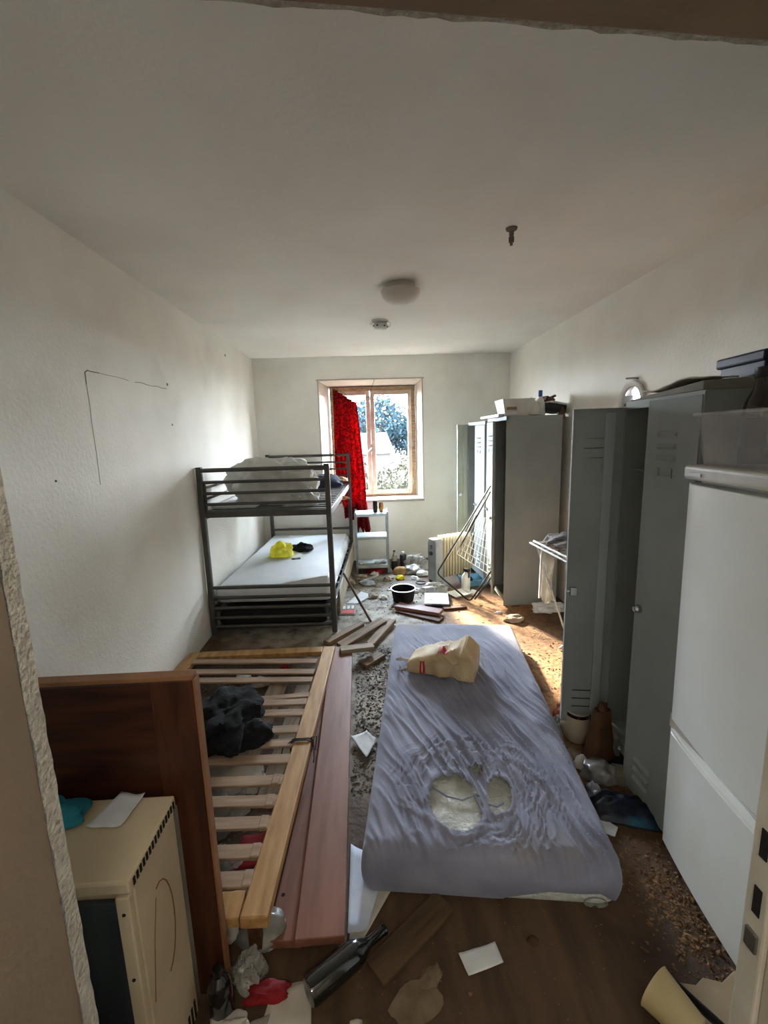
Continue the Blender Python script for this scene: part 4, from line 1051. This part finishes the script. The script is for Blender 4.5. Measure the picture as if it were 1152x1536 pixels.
MB().bb(-.06, -.03, -.06, -.05, .0442, .0446).build('print', 'dark_label', wb)
lump('plastic_bag', 'crumpled clear plastic bag behind the white flat box', 'bag', 'clear_plastic', (.66, 4.30, 0), (.30, .20, .11), 95, amp=.4, fine=.12)
sp = thing('spray_bottle', 'white spray bottle on the floor behind the folded drying rack', 'bottle', (.985, 4.33, 0), R(30))
MB().lathe([(0, 0), (.042, 0), (.045, .008), (.045, .13), (.035, .16), (.016, .185), (.014, .20), (0, .2)], 22).build('bottle_body', 'white_plastic', sp, smooth=True)
MB().bb(-.02, .02, -.045, .02, .20, .235).bb(-.008, .008, -.05, -.04, .14, .20).build('spray_head', 'black_plastic', sp, bevel=.005)
o = tub(.26, .20, .30, .24, .07, .006).build('wash_basin', 'lightblue_plastic', loc=(1.12, 4.52, .002), rot=(0, 0, R(10)), bevel=.01)
tag(o, 'light blue plastic basin behind the folded drying rack', 'basin')
tg = thing('paper_tray', 'white foam tray on the floor beside the spray bottle', 'tray', (.90, 4.20, 0), R(25))
tub(.20, .13, .24, .17, .025, .004).build('tray_body', 'white_plastic', tg, bevel=.004)
lump('scrap', 'white crumpled tissue near the open far locker door', 'litter', 'paper', (1.04, 4.19, 0), (.12, .09, .05), 97, amp=.4, detail=3)
lump('scrap', 'grey rag on the floor before the far locker corner', 'litter', 'dirty_cloth', (1.215, 3.52, 0), (.18, .12, .06), 98, amp=.4)
lump('scrap', 'white shard on the floor below the ajar locker door', 'litter', 'paper', (1.135, 3.70, 0), (.07, .05, .02), 99, amp=.5, detail=3)
sl_ = lump('towel', 'striped pale towel crumpled under the standing drying rack', 'towel', 'white_sheet', (1.62, 3.70, 0), (.36, .16, .09), 100, amp=.4, freq=2.2)

# ---- litter round the shelf and bottles
def bottle(name, label, loc, prof, mats, rot=(0,0,0), cap=None, lab=None):
    t = thing(name, label, 'bottle', loc, rot=rot)
    MB().lathe(prof, 26).build('bottle_body', mats[0], t, smooth=True)
    if lab: MB().lathe([(lab[0], lab[1]), (lab[0], lab[2])], 26).build('bottle_label', mats[1], t, smooth=True)
    if cap: MB().lathe([(0, cap[1]), (cap[0], cap[1]), (cap[0], cap[2]), (0, cap[2]+.001)], 18).build('bottle_cap', mats[2], t, smooth=True)
    return t
bottle('bottle', 'clear bottle with dark label beside the shelf unit', (.295, 5.10, 0), [(0, 0), (.034, 0), (.037, .01), (.037, .14), (.03, .17), (.014, .21), (.013, .235), (0, .235)], ('clear_plastic', 'dark_label', 'dark_label'), cap=(.015, .235, .25), lab=(.0378, .02, .125))
bottle('bottle', 'dark carton bottle with white cap by the wall right of the shelf', (.405, 5.16, 0), [(0, 0), (.04, 0), (.042, .008), (.042, .17), (.034, .185), (.02, .19), (0, .19)], ('dark_label', 'dark_label', 'white_plastic'), cap=(.018, .19, .21))
lump('paper_wad', 'orange-brown folded cardboard in front of the two bottles', 'cardboard', 'cardboard', (.355, 4.97, 0), (.18, .12, .085), 102, amp=.35, detail=3, fine=.02)
lump('plastic_bag', 'greenish white carrier bag against the wall left of the radiator', 'bag', 'clear_plastic', (.57, 5.12, 0), (.36, .26, .19), 103, amp=.35, fine=.12, detail=5)
lump('plastic_bag', 'grey blue plastic bag in front of the white carrier bag', 'bag', 'grey_plastic', (.50, 4.97, 0), (.24, .16, .10), 104, amp=.4)
lump('sponge', 'bright yellow sponge cloth on the floor', 'sponge', 'cap_yellow', (.335, 4.76, 0), (.11, .09, .055), 105, amp=.3, detail=3)
lump('shoe_box', 'crumpled white carton in front of the radiator', 'carton', 'paper', (.60, 4.86, 0), (.15, .13, .07), 106, amp=.4, detail=3)
MB_ = MB().tube([(.55+.055*math.cos(a), 4.60+.05*math.sin(a), .006) for a in [i*2*math.pi/20 for i in range(20)]], .005, 6, closed=True)
tag(MB_.build('cable_ring', 'wire_black', smooth=True), 'small ring of dark cable on the floor before the radiator', 'cable')
lits = [(-.30, 4.92, .14, .08, 'card_grey', 'grey stone-like lump at the foot of the bunk by the shelf'), (-.10, 4.80, .16, .07, 'dirty_cloth', 'dirty cloth heap in front of the shelf unit'),
        (-.22, 4.62, .15, .09, 'dirty_cloth', 'crumpled dirty white cloth beside the lower bunk'), (-.02, 4.62, .12, .06, 'paper_blue', 'crumpled bluish wrapper in front of the shelf unit'),
        (.02, 4.24, .13, .04, 'dirty_cloth', 'worn slipper like cloth left of the pot'), (.11, 4.20, .11, .035, 'paper_old', 'pale folded rag right beside the pot'),
        (.20, 4.74, .10, .05, 'dirty_cloth', 'small pale rag left of the yellow sponge'), (.215, 3.96, .07, .03, 'grey_plastic', 'small grey wrapper at the left of the pot'),
        (-.31, 4.50, .09, .05, 'paper_old', 'small paper wad next to the lower bunk'), (.50, 4.75, .09, .035, 'paper', 'white scrap right of the yellow sponge'),
        (.46, 4.33, .10, .03, 'paper_old', 'flattened beige scrap behind the pot'), (.05, 4.95, .12, .05, 'paper_old', 'torn paper heap directly under the shelf front')]
for i, (x, y, s, h, mt, lb) in enumerate(lits):
    lump('scrap', lb, 'litter', mt, (x, y, 0), (s*1.25, s*.9, h), 110+i, amp=.45, detail=4, rz=i)
plank('wooden_board', 'grey metal strip lying in the litter before the shelf unit', 'shelf_grey', (-.12, 4.60, .03), (.06, 4.80, .04), .035, .02, cat='strip')
paper('leaflet', 'white square board on the floor right of the lower bunk', 'paper', 'paper', ((-.25, 4.07), (-.14, 4.05), (.02, 4.27), (-.10, 4.39)), z=.004, curl=.004, seed=1, thick=.004)
fl = paper('flyer', 'small grey flyer with white and red print beside the bunk', 'flyer', 'card_grey', ((-.30, 3.80), (-.15, 3.79), (-.14, 4.05), (-.29, 4.06)), z=.003, curl=.002, seed=2)
MB().bb(-.055, .06, -.10, -.01, .006, .0066).build('red_print', 'red_print', fl)
for x in (-.05, -.01, .03): MB().bb(x, x+.025, .01, .085, .006, .0066).build('white_print', 'white_print', fl)

# ---- things on top of the far locker
o = thing('plastic_tub', 'white plastic tub with brown print on the far locker', 'tub', (1.36, 4.05, 1.74), 0)
tub(.22, .20, .29, .26, .15, .005).build('tub_body', 'white_plastic', o, bevel=.006)
MB().box((-.06, -.116, .07), (.09, .004, .03), (R(-11), 0, 0)).build('print', 'cardboard', o)
MB().box((-.06, -.108, .03), (.10, .004, .04), (R(-11), 0, 0)).build('label_band', 'paper', o)
lump('paper_bag', 'crumpled white paper bag beside the white tub on the far locker', 'bag', 'bag_white', (1.50, 3.98, 1.74), (.13, .14, .16), 131, amp=.25)
bottle('bottle', 'white cleaning bottle with a blue cap on the far locker', (1.575, 3.99, 1.74), [(0, 0), (.045, 0), (.047, .01), (.045, .08), (.03, .14), (.014, .16), (.013, .17), (0, .17)], ('white_plastic', 'white_plastic', 'blue_plastic'), cap=(.018, .165, .22))
bd = thing('black_box', 'open black carton with paper on the far locker by the wall', 'box', (1.67, 4.02, 1.74), R(12), rot=(0, R(9), R(12)))
MB().bb(-.08, .10, -.10, .10, .03, .10).build('box_body', 'black_plastic', bd, bevel=.005)
MB().bb(-.06, .08, -.11, .05, .10, .115).build('paper_sheet', 'paper_old', bd, bevel=.002)
MB().box((-.02, 0, .15), (.12, .03, .02), (0, R(-32), 0)).build('flap', 'brown_board', bd, bevel=.003)
MB().box((-.02, .02, .135), (.09, .08, .05), (0, R(10), 0)).build('leather_case', 'brown_board', bd, bevel=.006)
lump('rag', 'brown rag drooping off the far locker towards the wall', 'rag', 'paper_brown', (1.755, 3.96, 1.70), (.07, .10, .13), 134, amp=.3, detail=3)
MB_ = MB().bb(1.20, 1.24, 4.0, 4.62, 1.7395, 1.765)
tag(MB_.build('white_batten', 'white_tube', bevel=.003), 'white strip lying along the top front of the far locker', 'strip')
MB_ = MB().tube([(1.205, 3.83, .25), (1.205, 3.83, 1.36), (1.225, 3.84, 1.385), (1.245, 3.85, 1.36)], .006, 6)

# ---- rubbish between mattress, near locker and fridge
jar = thing('jar', 'cream ceramic jar with a dark neck by the open locker door', 'jar', (1.06, 2.05, 0))
MB().lathe([(0, 0), (.055, 0), (.075, .02), (.085, .07), (.08, .11), (.062, .145), (.06, .16), (.066, .165), (.064, .17), (.055, .165), (.054, .12), (0, .1)], 30).build('jar_body', 'jar_cream', jar, smooth=True)
MB().lathe([(.063, .142), (.065, .143), (.064, .158), (.061, .159)], 30).build('neck_band', 'brown_glass', jar, smooth=True)
pb = thing('paper_sack', 'brown paper sack standing by the near locker', 'bag', (1.085, 1.885, 0), R(15))
def sack(u, v):
    a = 2*math.pi*u; s = 1-.55*v**1.3
    x = .075*math.copysign(abs(math.cos(a))**.6, math.cos(a))*s; y = .05*math.copysign(abs(math.sin(a))**.6, math.sin(a))*s
    return (x+.008*noise.noise(Vector((a, v*6, 1)))+.012*v, y+.008*noise.noise(Vector((a, v*6, 4))), .27*v)
MB().grid(30, 20, sack).build('sack_body', 'paper_brown', pb, smooth=True, solid=.002)
lump('sack_top', None, None, 'paper_brown', (.012, 0, .262), (.06, .05, .05), 141, parent=pb, amp=.4, detail=3)
tn = thing('tin_can', 'tin with a pale round lid beside the paper sack', 'tin', (1.18, 1.93, 0))
MB().lathe([(0, 0), (.045, 0), (.045, .105), (.047, .108), (0, .108)], 28).build('tin_body', 'shelf_grey', tn, smooth=True)
MB().lathe([(0, .108), (.052, .108), (.054, .112), (.052, .12), (.044, .122), (.042, .119), (.02, .119), (.018, .121), (0, .121)], 28).build('lid', 'jar_cream', tn, smooth=True)
lump('scrap', 'orange-brown crumpled wrapper behind the cream jar', 'litter', 'orange_peel', (1.06, 2.21, 0), (.12, .10, .09), 142, amp=.4)
lump('scrap', 'white crumpled wrapper below the free edge of the locker door', 'litter', 'paper', (1.12, 2.25, 0), (.09, .08, .08), 143, amp=.4, detail=3)
lump('scrap', 'grey plastic wrapper between the mattress and the jar', 'litter', 'clear_plastic', (1.0, 2.12, 0), (.10, .12, .08), 144, amp=.4)
lump('plastic_bag', 'dull grey-brown bag beside the mattress below the paper sack', 'bag', 'grey_plastic', (1.03, 1.78, 0), (.18, .15, .09), 145, amp=.35)
lump('scrap', 'white bottle shaped scrap next to the dull grey bag', 'litter', 'white_plastic', (.985, 1.84, .0), (.09, .05, .07), 146, amp=.3, detail=3)
lump('scrap', 'dark crumpled cloth against the near locker base', 'litter', 'black_cloth', (1.14, 1.81, 0), (.13, .11, .06), 147, amp=.35)
MB_ = MB().box((0, 0, .03), (.13, .075, .055)); tag(MB_.build('carton', 'card_grey', loc=(1.145, 1.735, .002), rot=(R(4), 0, R(-20)), bevel=.004), 'small pale grey carton at the foot of the near locker', 'carton')
bx_ = MB().box((0, 0, .07), (.05, .03, .14)); o = bx_.build('carton', 'paper', loc=(1.19, 2.04, 0), rot=(R(3), R(5), R(20)), bevel=.002)
tag(o, 'white upright carton with a red stripe behind the tin', 'carton')
MB().box((-.0, -.0158, .08), (.02, .001, .11)).build('stripe', 'red_print', o)
for i, (p, q, lb) in enumerate((((1.20, 1.98, .12), (1.24, 1.86, .04), 'white plastic handle sticking out beside the tin'), ((1.17, 1.86, .08), (1.23, 1.80, .05), 'white plastic stick below the tin'))):
    MB_ = MB().tube([p, ((p[0]+q[0])/2, (p[1]+q[1])/2, max(p[2], q[2])-.01), q], .009, 8); tag(MB_.build('plastic_stick', 'white_plastic', smooth=True), lb, 'stick')
pk = thing('food_packet', 'dark blue glossy food packet on the floor by the fridge', 'packet', (1.045, 1.585, 0), R(-18))
def packet(u, v):
    x = (u-.5)*.29; y = (v-.5)*.17; h = .038*(1-abs(2*u-1)**4)*(1-abs(2*v-1)**3)
    return (x, y, .012+h+.014*noise.noise(Vector((u*9, v*7, 2)))*(h/.038))
MB().grid(24, 18, packet).build('packet_top', 'packet_blue', pk, smooth=True)
MB().grid(4, 4, lambda u, v: ((u-.5)*.29, (v-.5)*.17, .008)).build('packet_bottom', 'packet_blue', pk, solid=.004)
lump('foil_corner', None, None, 'foil', (-.115, .045, .012), (.07, .06, .06), 148, parent=pk, amp=.4, detail=3)
paper('leaflet', 'white card poking out from under the mattress on the fridge side', 'paper', 'paper', ((.865, 1.50), (.93, 1.46), (.965, 1.50), (.90, 1.60)), z=.004, curl=.006, seed=8)
MB_ = MB().box((0, 0, .02), (.05, .10, .035)); tag(MB_.build('sponge', 'cap_yellow', loc=(1.165, 1.49, .001), rot=(0, 0, R(10)), bevel=.004), 'yellowish sponge wedged at the fridge corner', 'sponge')
cp = thing('plastic_cup', 'crushed clear plastic cup under the near right mattress corner', 'cup', (.735, 1.30, .024), rot=(R(93), R(0), R(-8)))
MB().lathe([(0, 0), (.026, 0), (.03, .002), (.038, .085), (.040, .087), (.037, .087), (.028, .006), (0, .004)], 24).build('cup_body', 'clear_plastic', cp, smooth=True)
cp.scale = (1, .55, 1)
# ---- foreground floor
plank('wooden_board', 'worn brown board on the floor in front of the mattress', 'worn_board', (-.03, 1.065, .012), (.215, 1.26, .012), .085, .02, cat='board')
wbt = thing('wine_bottle', 'dark glass bottle lying on the floor by the reddish board', 'bottle', (-.222, 1.012, .04), rot=(R(-90), 0, R(-56)))
MB().lathe([(0, .006), (.02, 0), (.036, .004), (.038, .012), (.038, .155), (.034, .175), (.02, .20), (.0145, .215), (.0145, .265), (.0165, .267), (.0165, .275), (.0145, .277), (0, .278)], 32).build('bottle_glass', 'bottle_glass', wbt, smooth=True)
sb = thing('bottle', 'black bottle standing in the shadow at the headboard foot', 'bottle', (-.462, 1.005, 0), 0)
MB().lathe([(0, 0), (.03, 0), (.033, .006), (.033, .10), (.026, .125), (.013, .14), (.013, .165), (0, .166)], 24).build('bottle_glass', 'bottle_glass', sb, smooth=True)
paper('note', 'pale rectangular note on the bare floor in front of the mattress', 'paper', 'paper', ((.232, 1.108), (.354, 1.132), (.364, 1.076), (.25, 1.048)), z=.003, curl=.003, seed=11)
paper('letter', 'folded white letter in the dirt between board and mattress', 'paper', 'paper', ((-.134, 2.12), (-.05, 2.16), (.0, 2.09), (-.052, 1.955)), z=.012, curl=.012, seed=12)
paper('newspaper', 'white and blue printed paper sticking out between board and mattress', 'paper', 'paper_blue', ((-.115, 1.18), (-.05, 1.19), (.02, 1.42), (-.115, 1.50)), z=.004, curl=.008, seed=13)
paper('newspaper', 'large grey sheet under the near left mattress corner', 'paper', 'paper_old', ((-.112, 1.16), (-.075, 1.15), (.05, 1.34), (-.09, 1.36)), z=.002, curl=.003, seed=14)
mb = MB(); random.seed(5)
def blotch(cx, cy, rx, ry, seed, n=26):
    out = []
    for i in range(n):
        a = 2*math.pi*i/n; k_ = 1+.5*noise.noise(Vector((math.cos(a)*1.3+seed, math.sin(a)*1.3, seed)))
        out.append((cx+math.cos(a)*rx*k_, cy+math.sin(a)*ry*k_))
    return out
o = MB().prism(blotch(0, 0, .085, .05, 3), 0, .004).build('tissue', 'tissue', loc=(.095, 1.005, .0005), rot=(0, 0, R(30)), bevel=.001); tag(o, 'flattened dirty tissue on the floor in front of the mattress', 'tissue')
lump('tissue_fold', None, None, 'tissue', (.06, .02, .002), (.08, .06, .014), 151, parent=o, amp=.4, detail=4)
lump('scrap', 'small pale crumb of foam at the bottom edge near the bottle', 'litter', 'paper_old', (-.083, .955, 0), (.04, .03, .015), 152, amp=.3, detail=3)
lump('scrap', 'dark brown scrap on the bare floor right of the note', 'litter', 'brown_board', (.475, 1.13, 0), (.04, .03, .01), 153, amp=.3, detail=3)
# heap at the foot of the headboard
lump('plastic_bag', 'grey translucent bag under the near end of the slatted bed', 'bag', 'grey_plastic', (-.395, 1.20, 0), (.17, .13, .10), 155, amp=.25)
lump('plastic_bag', 'crumpled clear wrapping before the headboard foot', 'bag', 'clear_plastic', (-.415, 1.085, 0), (.13, .10, .085), 156, amp=.45, fine=.14, detail=5)
lump('rag', 'dark red rag on the floor before the slatted bed', 'rag', 'red_cloth', (-.345, 1.045, 0), (.14, .06, .03), 157, amp=.4)
lump('scrap', 'beige crumpled paper at the heater foot', 'litter', 'paper_old', (-.445, .965, 0), (.14, .08, .04), 158, amp=.45)
paper('receipt', 'grey striped card on the floor near the heater', 'card', 'card_grey', ((-.40, .94), (-.335, .945), (-.325, .995), (-.375, .98)), z=.004, curl=.003, seed=16)
paper('newspaper', 'dirty white sheet under the lying bottle', 'paper', 'paper_old', ((-.36, .90), (-.20, .90), (-.22, 1.07), (-.33, 1.06)), z=.0015, curl=.002, seed=17)
# bottom right: beige lampshade-like cup, broken panel, black strap
lc = thing('plant_pot', 'beige plastic pot lying on its side at the lower right', 'pot', (.80, .855, .055), rot=(R(-84), 0, R(28)))
MB().lathe([(0, .0), (.038, 0), (.042, .004), (.058, .11), (.060, .112), (.056, .112), (.04, .008), (0, .006)], 32).build('pot_body', 'tan_cup', lc, smooth=True)
o = MB().prism([(0, 0), (.10, .02), (.12, .045), (.165, .05), (.20, .09), (.23, .08), (.25, -.08), (.12, -.17), (.03, -.16)], 0, .018, Matrix.Rotation(R(-6), 4, 'Y')).build('broken_panel', 'old_panel', loc=(.775, .985, .03), rot=(R(8), 0, R(-28)), bevel=.002)
tag(o, 'broken pale fibreboard piece at the lower right by the door frame', 'board')
MB_ = MB().grid(3, 16, lambda u, v: (.80+.075*v+.012*math.sin(v*3), .965-.13*v-.02*math.sin(v*3)+.0*u, .056+.03*u+.004*v))
tag(MB_.build('strap', 'black_plastic', smooth=True, solid=.004), 'black plastic strip on the broken fibreboard', 'strip')

# ================================================================== loose dirt: uncountable chips and crumbs
def crumbs(n, fn, smin, smax, seed):
    rnd = random.Random(seed); mb = MB()
    for _ in range(n):
        p = fn(rnd)
        if p is None: continue
        x, y = p; s = rnd.uniform(smin, smax)*(1 if rnd.random() < .85 else 1.8)
        a = rnd.uniform(0, 6.28); t = rnd.uniform(.12, .5); l = rnd.uniform(.7, 2.0)
        m = Matrix.Translation((x, y, s*t*.5)) @ Euler((rnd.uniform(-.35, .35), rnd.uniform(-.35, .35), a)).to_matrix().to_4x4()
        v = [(-s*l/2, -s/2, -s*t/2), (s*l/2, -s*.4, -s*t/2), (s*l*.4, s/2, -s*t/2), (-s*l*.35, s*.35, -s*t/2), (rnd.uniform(-.3, .3)*s, rnd.uniform(-.3, .3)*s, s*t/2), (rnd.uniform(-.2, .4)*s, rnd.uniform(-.2, .4)*s, s*t/2)]
        mb.add(v, [(3,2,1,0), (0,1,5,4), (1,2,5), (2,3,4,5), (3,0,4)], m)
    return mb
def in_mattress(x, y):
    dx, dy = x-.495, y-2.215; a = R(7.4); u = dx*math.cos(a)-dy*math.sin(a); v = dx*math.sin(a)+dy*math.cos(a)
    return abs(u) < .45 and abs(v) < .97
def band(x0, x1, y0, y1):
    def f(r):
        x, y = r.uniform(x0, x1), r.uniform(y0, y1)
        if in_mattress(x, y): return None
        return (x, y)
    return f
def patch(cx, cy, rx, ry):
    def f(r):
        x, y = cx+r.gauss(0, .5)*rx, cy+r.gauss(0, .5)*ry
        if in_mattress(x, y) or x < XL+.03 or x > XR-.03 or y > YB-.03: return None
        return (x, y)
    return f
o = crumbs(2600, band(-.12, .16, 1.75, 3.15), .004, .013, 1).build('rubble', 'gravel'); tag(o, 'grey rubble crumbs strewn between the reddish board and the mattress', 'rubble', kind='stuff')
o = crumbs(2200, patch(1.45, 2.55, .45, .9), .003, .012, 2).build('wood_chips', 'dirt_chip'); tag(o, 'brown wood chips scattered on the floor right of the mattress', 'wood chips', kind='stuff')
o = crumbs(1200, patch(1.0, 1.22, .14, .28), .003, .010, 3).build('wood_chips', 'dirt_chip'); tag(o, 'pale chips scattered along the foot of the fridge', 'wood chips', kind='stuff')
o = crumbs(1600, patch(.25, 4.4, .7, .9), .003, .012, 4).build('rubble', 'gravel'); tag(o, 'fine grey rubble scattered around the pot and shelf', 'rubble', kind='stuff')
o = crumbs(1200, band(-1.2, -.45, 1.2, 2.9), .004, .013, 5).build('rubble', 'gravel'); tag(o, 'dark rubble crumbs on the floor under the slatted bed', 'rubble', kind='stuff')
o = crumbs(110, patch(.35, 1.08, .6, .16), .002, .006, 6).build('crumbs', 'dirt_chip'); tag(o, 'tiny brown crumbs on the bare floor in the foreground', 'crumbs', kind='stuff')
